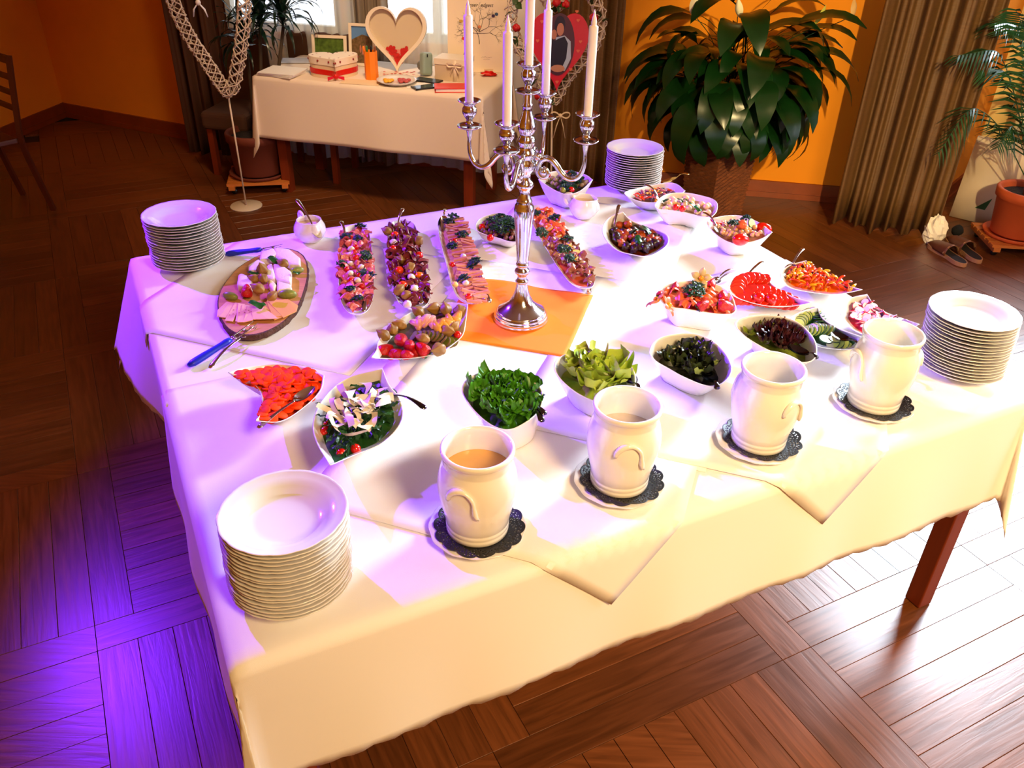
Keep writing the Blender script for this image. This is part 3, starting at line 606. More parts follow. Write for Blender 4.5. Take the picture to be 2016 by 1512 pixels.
dish('plat1', 'long white oval platter of red salami at the far left of four', [(150, 720, .034), (180, 430, .036), (300, 350, .036), (430, 362, .036), (500, 500, .034), (530, 800, .034), (536, 1100, .034), (475, 1290, .036), (345, 1350, .036), (215, 1275, .034), (152, 1080, .034)], (345, 850), .78, 'long_platter', 'platter', crop=Cg)
dish('plat2', 'long white oval platter of dark cured ham, second of four', [(690, 560, .034), (690, 400, .035), (740, 320, .036), (850, 292, .036), (980, 340, .034), (1040, 560, .034), (1110, 820, .034), (1155, 1060, .034), (1140, 1210, .036), (1050, 1275, .036), (930, 1285, .036), (800, 1195, .034), (740, 950, .034), (705, 740, .034)], (920, 800), .78, 'long_platter', 'platter', crop=Cg)
dish('plat3', 'long white oval platter of rolled pink ham, third of four', [(1248, 390, .034), (1300, 280, .036), (1400, 250, .036), (1500, 280, .036), (1550, 380, .034), (1625, 580, .034), (1705, 820, .034), (1765, 1060, .034), (1750, 1190, .036), (1650, 1228, .036), (1520, 1205, .036), (1420, 1090, .034), (1345, 830, .034), (1280, 580, .034)], (1510, 770), .78, 'long_platter', 'platter', crop=Cg)
dish('plat4', 'long white oval platter of smoked fish and eggs right of the candelabra stem', [(660, 455, .034), (660, 370, .036), (720, 335, .036), (800, 350, .036), (890, 430, .034), (1005, 590, .034), (1125, 780, .034), (1222, 930, .034), (1240, 1040, .036), (1185, 1094, .036), (1060, 1072, .035), (930, 930, .034), (820, 760, .034), (720, 590, .034)], (960, 740), .78, 'long_platter', 'platter', crop=Cd)
# creamers: round jug, pinched lip, loop handle
def creamer(px, py, label, ang, fill_label):
    b = tt(px, py, .0); t = thing('cream_jug', label, 'jug', (b.x, b.y, Z0), ang)
    def lip(a, i):
        k = max(0, math.cos(a))**14; return 1+(.22*k if 9 <= i <= 14 else .08*k if i in (8, 15) else 0)
    prof = [(0, .002), (.030, 0), (.033, .002), (.044, .012), (.054, .028), (.057, .042), (.055, .056), (.049, .068), (.045, .075), (.044, .079), (.043, .0805), (.0415, .079), (.043, .070), (.049, .058), (.052, .042), (.048, .026), (.036, .012), (0, .008)]
    obj('body', MB().lathe(prof, 48, mod=lip).mesh('body', CERAMIC), t)
    P = crom([Vector(p) for p in [(-.044, 0, .074), (-.058, 0, .084), (-.076, 0, .080), (-.080, 0, .062), (-.070, 0, .044), (-.053, 0, .036)]], 4, False)
    obj('handle', MB().tube(P, .0052, 10, flat=1.5).mesh('handle', CERAMIC), t)
    obj('dressing', MB().lathe([(0, 0), (.02, .001), (.046, 0), (.048, .0006)], 32).mesh('dressing', CREAMY), None, (b.x, b.y, Z0+.058), fill_label, 'dressing')
creamer(613, 478, 'round white cream jug with a spoon beside the cheese board', -.9, 'creamy orange dressing filling the jug beside the cheese board')
creamer(1148, 432, 'round white cream jug without a spoon right of the candelabra stem', -.35, 'pale dressing filling the jug right of the candelabra stem')

# ================================================================== CUTLERY
DSTEEL = mat('steel_dark_reflection_colour', '#5a5860', .12, 1)  # steel with the dark surroundings it mirrors put into its base colour
GOLDS = mat('gold_tinted_steel', '#e0b060', .18, 1)
def cutlery(kind, head, tail, label, m=STEEL, wid=.021, roll=0.0, sag=.012, hl=.062, group=None):
    """head, tail: (px, py, height over linen)"""
    a = tt(*head) if not isinstance(head, Vector) else head; b = tt(*tail) if not isinstance(tail, Vector) else tail
    d = b-a; L = d.length; x = d.normalized(); up = Vector((0, 0, 1)); y = up.cross(x).normalized(); z = x.cross(y)
    if roll: R = Matrix.Rotation(roll, 3, x); y = R @ y; z = R @ z
    M = Matrix(((x.x, y.x, z.x, a.x), (x.y, y.y, z.y, a.y), (x.z, y.z, z.z, a.z), (0, 0, 0, 1)))
    mb = MB()
    # handle: slim neck widening to a rounded end
    n = 14; path = []; rw = []
    for i in range(n+1):
        t = i/n; path.append(Vector((hl+(L-hl)*t, 0, sag*math.sin(PI*(t*.9+.05))))); rw.append(.0032+.0065*t**2.2 if t < .93 else .0085*(1-(t-.93)/.07*.45))
    mb.tube(path, rw, 10, flat=.32)
    if kind == 'spoon':
        def fn(u, v):
            th = v*2*PI; r = u; return Vector((hl*.5+hl*.55*r*math.cos(th), wid*r*math.sin(th)*(1+.12*math.cos(th)), -.010*(1-r*r)+sag*.16))
        mb.grid(fn, 7, 20)
        def fn2(u, v): p = fn(u, v); p.z -= .0012; return p
        mb.grid(fn2, 7, 20)
    elif kind == 'fork':
        mb.rings([[Vector((hl-.002, s*.0035, .001+q)) for s, q in ((-1, 0), (1, 0), (1, .0016), (-1, .0016))], [Vector((hl*.82, s*.010, -.001+q)) for s, q in ((-1, 0), (1, 0), (1, .0016), (-1, .0016))], [Vector((hl*.55, s*.0115, -.003+q)) for s, q in ((-1, 0), (1, 0), (1, .0016), (-1, .0016))]], cap0=True, cap1=True)
        for k in range(4):
            yy = (k-1.5)*.0062; mb.tube([Vector((hl*.58, yy, -.002)), Vector((hl*.3, yy, -.004)), Vector((0, yy*.95, .001))], [.0021, .0018, .0009], 6, flat=.6)
    o = obj('serving_'+kind if kind != 'fork' else 'fork', mb.mesh(kind, m), label=label, cat=kind, group=group); o.matrix_world = M; return o
cutlery('spoon', (630, 468, .050), (583, 393, .125), 'steel spoon standing in the left cream jug', wid=.016)
cutlery('spoon', (690, 492, .030), (671, 436, .085), 'steel spoon at the far end of the salami platter', wid=.018)
cutlery('fork', (727, 560, .045), (716, 616, .040), 'steel fork on the near end of the salami platter', hl=.05, sag=.02)
cutlery('spoon', (775, 470, .020), (794, 411, .090), 'steel spoon at the far end of the dark ham platter', wid=.018)
cutlery('fork', (836, 556, .050), (829, 601, .040), 'steel fork on the near end of the dark ham platter', hl=.05, sag=.02)
cutlery('spoon', (869, 455, .030), (877, 413, .085), 'steel spoon at the far end of the pink ham platter', wid=.018)
cutlery('fork', (937, 545, .050), (964, 597, .030), 'steel fork lying over the near end of the pink ham platter', hl=.05)
cutlery('fork', (1153, 525, .055), (1160, 580, .012), 'steel fork over the near end of the fish platter', hl=.05, sag=.02)
cutlery('spoon', (1094, 366, .075), (1049, 338, .12), 'thin steel spoon leaning out of the mixed salad bowl', wid=.017)
cutlery('spoon', (1203, 478, .045), (1219, 404, .135), 'steel spoon leaning on the high tip of the aubergine bowl', wid=.018)
cutlery('spoon', (1303, 358, .07), (1357, 344, .11), 'gold tinted spoon leaning out of the sausage salad bowl', m=GOLDS, wid=.018)
cutlery('spoon', (1316, 405, .080), (1269, 364, .125), 'steel spoon leaning left out of the mozzarella bowl', wid=.018)
cutlery('spoon', (1428, 465, .088), (1385, 419, .115), 'steel spoon leaning left out of the chickpea bowl', wid=.018)
cutlery('spoon', (1441, 575, .060), (1502, 516, .10), 'steel spoon behind the tomato slices', wid=.018)
cutlery('spoon', (1545, 545, .060), (1581, 490, .115), 'steel spoon in the cut pepper bowl', wid=.018)
cutlery('spoon', (1640, 655, .07), (1702, 690, .085), 'steel spoon on the cucumber slices', wid=.02, m=DSTEEL)
cutlery('fork', (1395, 556, .02), (1446, 531, .035), 'steel fork lying behind the salmon bowl', hl=.05)
cutlery('spoon', (1392, 560, .02), (1445, 540, .02), 'steel spoon lying behind the salmon bowl, nearest the tomatoes', wid=.016)
cutlery('spoon', (617, 762, .088), (508, 843, .072), 'steel spoon lying across the sliced carrots', wid=.017, sag=.004)
cutlery('spoon', (745, 765, .09), (838, 806, .115), 'dark reflecting spoon leaning out of the rocket bowl', m=DSTEEL, wid=.02)
cutlery('spoon', (1022, 765, .125), (1068, 832, .122), 'dark reflecting serving spoon in the curly green lettuce, handle over the rim', m=DSTEEL, wid=.02, hl=.07)
cutlery('fork', (1018, 785, .118), (1074, 818, .130), 'dark reflecting serving fork in the curly green lettuce, handle over the rim', m=DSTEEL, hl=.05)
cutlery('spoon', (1228, 730, .118), (1262, 775, .120), 'dark reflecting spoon in the iceberg lettuce', m=DSTEEL, wid=.02)
cutlery('spoon', (1390, 728, .110), (1412, 768, .115), 'dark reflecting spoon hanging over the rim of the oak-leaf lettuce bowl', m=DSTEEL, wid=.02)
cutlery('spoon', (1552, 680, .112), (1609, 708, .115), 'dark reflecting serving spoon over the rim of the red lettuce bowl', m=DSTEEL, wid=.02)
# long-handled cheese forks with blue grips
def blue(head, tail, label, gl=.55, prongs=True):
    a, b = tt(*head), tt(*tail); d = b-a; L = d.length; x = d.normalized(); y = Vector((0, 0, 1)).cross(x).normalized(); z = x.cross(y)
    t = thing('cheese_fork', label, 'fork'); t.matrix_world = Matrix(((x.x, y.x, z.x, a.x), (x.y, y.y, z.y, a.y), (x.z, y.z, z.z, a.z), (0, 0, 0, 1)))
    g0 = L*(1-gl)
    mb = MB(); P = [Vector((g0+(L-g0)*k/10, 0, 0)) for k in range(11)]; obj('handle', mb.tube(P, [.0095, .0115, .0105, .0105, .011, .0115, .0125, .0128, .013, .0125, .007], 14, flat=.75).mesh('handle', BLUE), t)
    mb = MB()
    for s in (-1, 1): mb.tube([Vector((g0, s*.004, 0)), Vector((g0*.8, s*.009, 0)), Vector((g0*.4, s*.010, .002)), Vector((0, s*.009, .006))], [.003, .003, .0026, .001], 8, flat=.5)
    mb.box((g0*.86, 0, 0), (g0*.1, .02, .0025)); mb.box((g0*.45, 0, .001), (.01, .02, .002))
    obj('prongs', mb.mesh('prongs', STEEL), t)
blue((505, 637, .035), (371, 720, .014), 'blue handled two pronged fork resting on the near end of the cheese board', .60)
blue((556, 486, .045), (444, 500, .014), 'blue handled fork lying beyond the cheese board by the plate stack', .62)
cutlery('fork', (500, 643, .032), (413, 726, .006), 'plain steel fork leaning on the near end of the cheese board', hl=.06)

# ================================================================== FOOD: prototypes (meshes shared between alike pieces)
rnd = random.Random(11)
def disc(r, h, mats, wob=.04, seed=0, rim=True):
    mats = list(mats) if isinstance(mats, (list, tuple)) else [mats]; mb = MB(); w = lambda a: 1+wob*math.sin(2*a+seed)+wob*.6*math.sin(3*a+2*seed); S = 16
    L = lambda rr, z: [Vector((rr*w(2*PI*k/S)*math.cos(2*PI*k/S), rr*w(2*PI*k/S)*math.sin(2*PI*k/S), z)) for k in range(S)]
    if rim and len(mats) > 1:
        mb.rings([L(r*.93, -h/2), L(r, -h*.3), L(r, h*.3), L(r*.93, h/2)], m=1); mb.rings([L(r*.93, h/2), L(r*.5, h*.46)], m=0, cap1=True); mb.rings([L(r*.5, -h*.46), L(r*.93, -h/2)], m=0, cap0=True)
    else: mb.rings([L(r*.94, -h/2), L(r, -h*.3), L(r, h*.3), L(r*.94, h/2)], cap0=True, cap1=True)
    return mb.mesh('slice', mats)
def strip(l, w, curve, m, th=.003, tw=0.0):
    mb = MB(); n = 7; loops = []
    for i in range(n+1):
        t = i/n-.5; a = t*curve; R = l/curve; c = Vector((R*math.sin(a), 0, R*(1-math.cos(a))*-1)); q = tw*t
        ww = w*.5*(1-.6*abs(2*t)**3); loops.append([c+Vector((0, y*math.cos(q), z+y*math.sin(q))) for y, z in ((-ww, -th/2), (ww, -th/2), (ww, th/2), (-ww, th/2))])
    return mb.rings(loops, cap0=True, cap1=True).mesh('strip', m)
def ruffle(w, l, amp, folds, m, seed=0, curl=1.0):
    rr = random.Random(seed); p1, p2 = rr.uniform(0, 6), rr.uniform(0, 6)
    def fn(a, b):
        x = (a-.5)*w*(1-.3*b); y = (b-.5)*l
        z = amp*math.sin(a*folds*2*PI+p1+b*1.2)*(.4+.6*b)+amp*.5*math.sin(a*5+b*4+p2)+curl*.010*math.sin(b*PI)
        return Vector((x, y+amp*.4*math.cos(a*folds*2*PI+p2), z))
    return MB().grid(fn, 18, 7).mesh('ruffle', m)
def roll(l, r0, m, seed=0):
    rr = random.Random(seed); ph = rr.uniform(0, 6)
    def fn(a, b):
        th = ph+b*PI*2.7; r = r0*(.35+.65*b)*(1+.12*math.sin(a*7+seed)); return Vector(((a-.5)*l*(1+.1*math.sin(b*5+seed)), r*math.cos(th), r*math.sin(th)*.75))
    return MB().grid(fn, 6, 20).mesh('roll', m)
def leaf(l, w, m, cup=.3, droop=.3, n=8, serr=0, fold=.15, stalk=0, name='leaf'):
    def fn(a, b):
        t = b; wid = w*.5*math.sin(PI*min(1, t*.97+.02))**.8*(1-.25*t)
        if serr: wid *= 1+serr*math.sin(t*40)
        s = (a-.5)*2; ang = droop*t; x = l*(math.sin(ang)/droop if droop else t); z = -l*((1-math.cos(ang))/droop if droop else 0)
        return Vector((x+stalk, s*wid, z+abs(s)*wid*fold-cup*wid*s*s*.0+.004*math.sin(t*9)*abs(s)))
    mb = MB().grid(fn, 4, n)
    if stalk: mb.tube([Vector((0, 0, 0)), Vector((stalk, 0, 0))], [.0015, .0012], 5)
    return mb.mesh(name, m)
def lettuce(r, m, seed, fr=.30, freq=11, cup=.5, nu=36, nv=9, edge=None):
    rr = random.Random(seed); p = [rr.uniform(0, 6) for _ in range(4)]
    def fn(a, b):
        th = (a-.5)*PI*1.25; R = r*(.15+.85*b)*(1+.12*math.sin(th*3+p[0]))
        z = cup*r*(b**2)+r*fr*b**2.2*(math.sin(th*freq+p[1])*.6+.5*math.sin(th*freq*1.9+p[2]+b*3))+.15*r*math.sin(b*6+p[3])
        return Vector((R*math.cos(th)-r*.45, R*math.sin(th), z-.2*r))
    return MB().grid(fn, nu, nv).mesh('lettuce_leaf', m)
def parsley_mesh(r, seed, n=34):
    rr = random.Random(seed); mb = MB()
    for k in range(n):
        a = rr.uniform(0, 2*PI); t = rr.random()**.6; c = Vector((r*t*math.cos(a), r*t*math.sin(a), r*.55*(1-t*t)+rr.uniform(-.002, .003)))
        for q in range(3):
            th = a+rr.uniform(-1.2, 1.2)+q*1.9; s = r*rr.uniform(.38, .6); d = Vector((math.cos(th), math.sin(th), rr.uniform(-.2, .7))).normalized()*s; e = Vector((-d.y, d.x, rr.uniform(-.3, .3)*s))*.62
            mb.add([c, c+d*.55+e, c+d, c+d*.55-e, c+d*.5+Vector((0, 0, s*.2))], [(0, 1, 4), (1, 2, 4), (2, 3, 4), (3, 0, 4)])
    mb.tube([Vector((0, 0, 0)), Vector((-r*.9, 0, -.002))], [.0011, .0009], 5)
    return mb.mesh('parsley', PARS, False)
def phys_proto(label, open_=False, husk=PHYS):
    t = thing('physalis', label, 'fruit'); N = 10
    prof = [(.001, -.020), (.008, -.016), (.0145, -.006), (.015, .003), (.0105, .013), (.004, .021), (.0008, .027)]
    if open_:
        mb = MB()
        for k in range(5):
            a = 2*PI*k/5
            def fn(x, y, a=a):
                s = (x-.5)*2; w = .011*math.sin(PI*(y*.9+.08)); r = .004+.030*y; return Vector((r*math.cos(a)-s*w*math.sin(a), r*math.sin(a)+s*w*math.cos(a), .004+.010*math.sin(y*2.4)-.004*abs(s)))
            mb.grid(fn, 4, 6)
        obj('husk', mb.mesh('husk', husk), t)
    else: obj('husk', MB().lathe(prof, 20, mod=lambda a, i: .9+.26*abs(math.cos(a*2.5))**1.5).mesh('husk', husk), t)
    obj('berry', MB().blob((0, 0, .008 if open_ else -.001), .0085, seg=12, rg=8).mesh('berry', PHYB), t); return t
def straw_proto(label, half=False):
    t = thing('strawberry', label, 'fruit')
    prof = [(0, -.020), (.004, -.0185), (.009, -.012), (.0125, -.003), (.0135, .004), (.0115, .010), (.006, .0125), (0, .012)]
    obj('berry', MB().lathe(prof, 16).mesh('berry', STRAW), t); mb = MB()
    for k in range(7):
        a = 2*PI*k/7; d = Vector((math.cos(a), math.sin(a), 0)); e = Vector((-d.y, d.x, 0))*.0028
        mb.add([d*.002+Vector((0, 0, .0125)), d*.006+e+Vector((0, 0, .0142)), d*.012+Vector((0, 0, .0125)), d*.006-e+Vector((0, 0, .0142))], [(0, 1, 2, 3)])
    obj('calyx', mb.mesh('calyx', BASIL, False), t); return t
def basil(l, seed=0): return leaf(l, l*.62, BASIL, droop=1.1, n=8, fold=-.55, name='basil_leaf')

def surf(key, i, t, zc, delta):
    B = BOWLS[key]; n = len(B['rim']); R = B['rim'][i % n]; F = B['foot'][i % n]; zb = B['z']+B['inz']
    ze = R.z-delta; q = max(.05, (ze-zb)/(R.z-zb)); ex = Vector((F.x+(R.x-F.x)*q**B['pw'], F.y+(R.y-F.y)*q**B['pw'], 0))
    c = B.get('fc', B['c']*.6+Vector((B['b'].x, B['b'].y, 0))*.4); p = c+(ex-c)*t
    return Vector((p.x, p.y, (B['z']+zc)*(1-t*t)+ze*t*t))
def bed(key, name, m, zc, delta, label, cat='salad', rough=.006, par=None):
    B = BOWLS[key]; n = len(B['rim']); loops = []
    for t in (.985, .8, .6, .4, .2, .02):
        loops.append([surf(key, i, t, zc, delta)+Vector((0, 0, -.004+rough*noise.noise(surf(key, i, t, 0, 0)*60) if t < .95 else -.004)) for i in range(n)])
    o = Vector((B['c'].x, B['c'].y, B['z'])); return obj(name, MB().rings([[v-o for v in l] for l in loops], cap1=True).mesh(name, m), None, o, label, cat, kind='stuff')
def pile(key, n, protos, name, label, cat, group, zc, delta, k=.86, k0=0, tilt=.6, sc=(.9, 1.1), dmin=.01, lift=.003, sector=None, stack=0.004):
    """scatter countable pieces over the filled surface of a dish"""
    pts = []; B = BOWLS[key]; N = len(B['rim']); tries = 0
    while len(pts) < n and tries < n*60:
        tries += 1; i = rnd.randrange(N); t = k0+(k-k0)*math.sqrt(rnd.random())
        if sector and not (sector[0] <= i/N <= sector[1]): continue
        p = surf(key, i, t, zc, delta)
        dm = dmin*(1-.6*tries/(n*60))
        if all((p-q).length > dm for q in pts): pts.append(p)
    for p in pts:
        put(rnd.choice(protos), p+Vector((0, 0, lift+rnd.random()*stack)), (rnd.uniform(-tilt, tilt), rnd.uniform(-tilt, tilt), rnd.uniform(0, 6.3)), rnd.uniform(*sc), name, label, cat, group)
def put(proto, p, rot, s, name, label, cat, group=None):
    if isinstance(proto, bpy.types.Mesh): return obj(name, proto, None, p, label, cat, group, rot=rot, scale=s)
    if not proto.get('used'):
        proto['used'] = 1; proto.location = p; proto.rotation_euler = rot; proto.scale = (s,)*3; proto['label'] = label
        if group: proto['group'] = group
        return proto
    r = dup(proto, p, rot, label, s, group)
    return r
def run(pxs, n, proto, name, label, cat, group, tilt, sc=1.0, jit=.1, lean=.35):
    """a shingled row of slices along an image path (px, py, h)"""
    P = crom([tuple(tt(*q)) for q in pxs], 12, False); L = [0]
    for a, b in zip(P, P[1:]): L.append(L[-1]+(b-a).length)
    for k in range(n):
        s = L[-1]*k/max(1, n-1); j = max(0, min(len(P)-2, next((i for i in range(len(L)-1) if L[i+1] >= s), len(P)-2)))
        p = P[j].lerp(P[j+1], (s-L[j])/max(1e-6, L[j+1]-L[j])); d = (P[j+1]-P[j]); az = math.atan2(d.y, d.x)
        M = Matrix.Rotation(lean, 3, 'X') @ Matrix.Rotation(az, 3, 'Z') @ Matrix.Rotation(-tilt+rnd.uniform(-jit, jit), 3, 'Y') @ Matrix.Rotation(rnd.uniform(0, 6), 3, 'Z')
        put(proto if not isinstance(proto, list) else rnd.choice(proto), p, M.to_euler(), sc*rnd.uniform(.95, 1.05), name, label, cat, group)
def spot(proto, px, py, h, name, label, cat, rot=None, s=1.0, group=None):
    return put(proto, tt(px, py, h+.010), rot or (rnd.uniform(-.4, .4), rnd.uniform(-.4, .4), rnd.uniform(0, 6)), s, name, label, cat, group)

# carrots
bed('carrot', 'carrot_pile_core', CARROT, .046, .026, 'orange carrot slices heaped under the top layer in the three-pointed bowl', 'carrots')
cs = [disc(.0150, .0042, CARROT, .05, s) for s in range(5)]+[disc(.0122, .0045, CARROT, .08, 9)]
pile('carrot', 105, cs, 'carrot_slice', 'round orange carrot slice in the three-pointed bowl', 'carrot', 'carrot slices in the three-pointed bowl', .062, .014, k=.96, tilt=.45, dmin=.016, stack=.008)
# tomatoes
bed('tomato', 'tomato_pile_core', REDD, .044, .024, 'red tomato pieces under the sliced tomatoes', 'tomatoes')
ts = disc(.0250, .0055, [REDD, RED], .03, 1)
for q, n_, tl in [([(1449, 578, .055), (1458, 556, .072), (1478, 548, .080), (1502, 552, .075)], 9, .6), ([(1452, 590, .052), (1475, 589, .060), (1500, 591, .060), (1530, 594, .055), (1560, 597, .048)], 10, .6), ([(1478, 570, .072), (1500, 572, .076), (1525, 580, .066), (1545, 588, .055)], 7, .5)]:
    run(q, n_, ts, 'tomato_slice', 'round red tomato slice in the crescent bowl behind the salmon', 'tomato', 'tomato slices in the crescent bowl', tl)
rb = MB().blob((0, 0, 0), .019, seg=16, rg=10, sc=(1, 1, .85)).mesh('tomato', RED)
for x, y in ((1495, 590), (1519, 592)): spot(rb, x, y-4, .062, 'tomato', 'round red tomato half at the front of the tomato bowl', 'tomato', group='tomato halves in the crescent bowl')
# peppers
bed('pepper', 'pepper_pile_core', PEPO, .062, .018, 'cut peppers heaped under the top strips', 'peppers')
ps = [strip(.034, .008, 1.4, m, tw=q) for m, q in ((PEPR, .5), (PEPR, -.6), (PEPO, 1), (PEPY, .4), (PEPY, -.7), (PEPO, .2))]
pile('pepper', 95, ps, 'pepper_strip', 'thin curved pepper strip in the crescent bowl by the table edge', 'pepper', 'red, orange and yellow pepper strips in the crescent bowl', .072, .012, k=.9, tilt=.9, sc=(.8, 1.25), dmin=.012, stack=.012)
# cucumber
bed('cucumber', 'cucumber_pile_core', CUKES, .050, .020, 'cucumber slices under the top layer', 'cucumber')
cu = disc(.0205, .0045, [CUKE, CUKES], .03, 2)
for q, n_, tl in [([(1572, 640, .055), (1585, 624, .066), (1602, 618, .070), (1615, 632, .066)], 11, .9), ([(1577, 655, .052), (1598, 650, .062), (1616, 648, .062), (1632, 652, .06)], 9, .95), ([(1640, 676, .052), (1658, 676, .052), (1672, 674, .05), (1688, 672, .052)], 7, .6)]:
    run(q, n_, cu, 'cucumber_slice', 'green rimmed cucumber slice in the crescent bowl', 'cucumber', 'cucumber slices in the crescent bowl', tl)
for x, y, l in ((1626, 668, 'large cucumber slice lying face up in front'), (1643, 668, 'pale cucumber slice lying face up beside the dark spoon')): spot(cu, x, y, .058, 'cucumber_slice', l, 'cucumber', rot=(.15, .1, 0), s=.95 if x < 1640 else .8, group='cucumber slices in the crescent bowl')
# radish
bed('radish', 'radish_pile_core', RADR, .052, .018, 'radish slices under the top layer', 'radish')
ra = [disc(.0125, .003, [RADW, RADR], .04, s) for s in range(3)]
pile('radish', 55, ra, 'radish_slice', 'thin white radish slice with a red rim in the crescent bowl', 'radish', 'radish slices in the crescent bowl', .058, .012, k=.78, tilt=.8, dmin=.014, stack=.008)
# lettuces
def leafbowl(key, n, meshes, name, label, group, zc, delta, bedm, bedlabel, k=.62, tilt=.5, sc=(.8, 1.15), dmin=.02, lift=.0):
    bed(key, 'lettuce_bed', bedm, zc-.02, delta+.02, bedlabel, 'lettuce', rough=.012)
    pile(key, n, meshes, name, label, 'lettuce', group, zc, delta, k=k, tilt=tilt, sc=sc, dmin=dmin, lift=lift+.014, stack=.018)
B = BOWLS['green']; 
leafbowl('green', 42, [lettuce(.040, GREENL, s, .17, 9, .35, 64, 11) for s in range(6)], 'lettuce_leaf', 'frilly bright green lettuce leaf in the round bowl', 'frilly green lettuce leaves', .100, .022, GREENL, 'dense frilly green lettuce under the top leaves', k=.66)
leafbowl('iceberg', 34, [lettuce(.042, ICE, s, .12, 4, .6, 28, 8) for s in range(6)], 'lettuce_leaf', 'torn pale green iceberg leaf in the round bowl', 'torn iceberg lettuce leaves', .104, .022, ICE, 'pale iceberg lettuce under the top leaves', k=.66)
leafbowl('dark', 34, [lettuce(.033, DARKL, s, .2, 6, .6, 30, 8) for s in range(6)], 'lettuce_leaf', 'dark purple-green oak-leaf lettuce leaf in the round bowl', 'dark oak-leaf lettuce leaves', .082, .040, DARKL, 'dark lettuce under the top leaves', k=.58)
pile('dark', 5, [lettuce(.02, mat('pale_leaf_heart', '#8a9a3c', .4, var=.2, scale=40), s, .2, 6, .6, 20, 6) for s in range(3)], 'lettuce_leaf', 'small yellow-green leaf among the dark oak-leaf lettuce', 'lettuce', 'yellow-green leaves in the dark lettuce', .095, .030, k=.6, tilt=.7, dmin=.03)
leafbowl('lollo', 26, [lettuce(.034, LOLLO, s, .30, 12, .5, 44, 9) for s in range(5)], 'lettuce_leaf', 'frilly dark red lettuce leaf in the round bowl', 'frilly red lettuce leaves', .082, .042, LOLLOG, 'green hearts of the red lettuce under the top leaves', k=.48)
pile('lollo', 7, [lettuce(.03, LOLLOG, s, .25, 9, .5, 30, 8) for s in range(3)], 'lettuce_leaf', 'frilly green leaf at the left of the red lettuce', 'lettuce', 'green leaves in the red lettuce bowl', .088, .034, k=.7, k0=.3, sector=(.0, .2), dmin=.02)
# rocket with shaved cheese
bed('rocket', 'rocket_bed', ROCKET, .055, .024, 'rocket leaves packed below the top of the leaf-shaped bowl', 'rocket', rough=.02)
rk = [leaf(.045, .012, ROCKET, droop=.9+.3*s, n=10, serr=.4, fold=.3, name='rocket_leaf') for s in range(4)]
pile('rocket', 110, rk, 'rocket_leaf', 'narrow dark green rocket leaf in the leaf-shaped bowl', 'rocket', 'rocket leaves in the leaf-shaped bowl', .068, .014, k=.76, tilt=.9, sc=(.7, 1.1), dmin=.009, stack=.014)
def shaving(l, w, seed):
    rr = random.Random(seed); p = [rr.uniform(0, 6) for _ in range(3)]; c1 = rr.uniform(.5, 1.6)
    def fn(a, b):
        t = b-.5; x = l*t; y = .018*math.sin(t*3*c1+p[0]); z = .012*math.cos(t*4*c1+p[1]); q = .9*math.sin(t*3+p[2])
        return Vector((x, y+(a-.5)*w*math.cos(q), z+(a-.5)*w*math.sin(q)))
    return MB().grid(fn, 2, 14).mesh('shaving', PARM)
pa = [shaving(.08, .016, 1), shaving(.06, .020, 2), shaving(.095, .013, 3), shaving(.05, .022, 4), shaving(.07, .018, 5)]
pile('rocket', 24, pa, 'cheese_shaving', 'thin curled cheese shaving lying on the rocket', 'cheese', 'cheese shavings on the rocket', .085, .010, k=.55, tilt=.35, dmin=.014, lift=.008, stack=.012)
ct = MB().blob((0, 0, 0), .0125, seg=12, rg=8).mesh('cherry_tomato', RED)
for x, y, l in ((645, 838, 'left'), (640, 850, 'lower left'), (680, 776, 'upper left'), (700, 884, 'lower'), (672, 893, 'lowest')): spot(ct, x, y, .050, 'cherry_tomato', 'cherry tomato at the '+l+' edge of the rocket bowl', 'tomato', group='cherry tomatoes in the rocket')
# fruit bowl
bed('fruit', 'fruit_bed', mat('dried_fruit_base', '#5a4018', .5, var=.4, scale=50), .045, .022, 'mixed fruit under the top pieces of the leaf-shaped bowl', 'fruit')
sp = straw_proto('strawberry')
for k, (x, y, h, s) in enumerate([(756, 692, .055, 1.35), (790, 670, .075, 1.25), (806, 680, .072, 1.1), (783, 697, .058, 1.0), (800, 699, .060, .95), (834, 690, .062, 1.25), (770, 700, .05, .9), (818, 694, .05, 1.0)]):
    spot(sp, x, y, h, 'strawberry', 'red strawberry at the near left end of the fruit bowl', 'fruit', s=s*1.15, group='strawberries in the fruit bowl', rot=(2.0+rnd.uniform(-.5, .5), rnd.uniform(-.5, .5), rnd.uniform(0, 6)))
ph = phys_proto('physalis')
for k, (x, y, h, s) in enumerate([(773, 649, .07, 1.15), (788, 640, .075, 1.1), (824, 614, .072, 1.1), (855, 607, .072, 1.25), (878, 610, .075, 1.2), (905, 612, .085, 1.3), (880, 652, .075, 1.25), (893, 644, .078, 1.1), (833, 667, .08, 1.1), (864, 688, .072, 1.3), (756, 660, .066, 1.1)]):
    spot(ph, x, y, h, 'physalis', 'physalis in its papery brown husk in the fruit bowl', 'fruit', s=s*.9, group='physalis in the fruit bowl', rot=(rnd.uniform(.9, 1.6), rnd.uniform(-.5, .5), rnd.uniform(0, 6)))
ml = [strip(.055, .022, .9, MELON, .007, .1)]; pk = [strip(.055, .022, .9, PINKM, .007, .1)]
run([(818, 636, .088), (838, 630, .098), (852, 634, .098)], 8, pk, 'melon_slice', 'pinkish orange melon slice in the fruit bowl', 'melon', 'pinkish melon slices in the fruit bowl', .35, .95)
run([(858, 642, .096), (874, 636, .10), (890, 630, .098), (900, 628, .095)], 9, ml, 'melon_slice', 'yellow melon slice in the middle of the fruit bowl', 'melon', 'yellow melon slices in the fruit bowl', .5, .95)
kw = disc(.0165, .006, [KIWI, KIWIS], .05, 3)
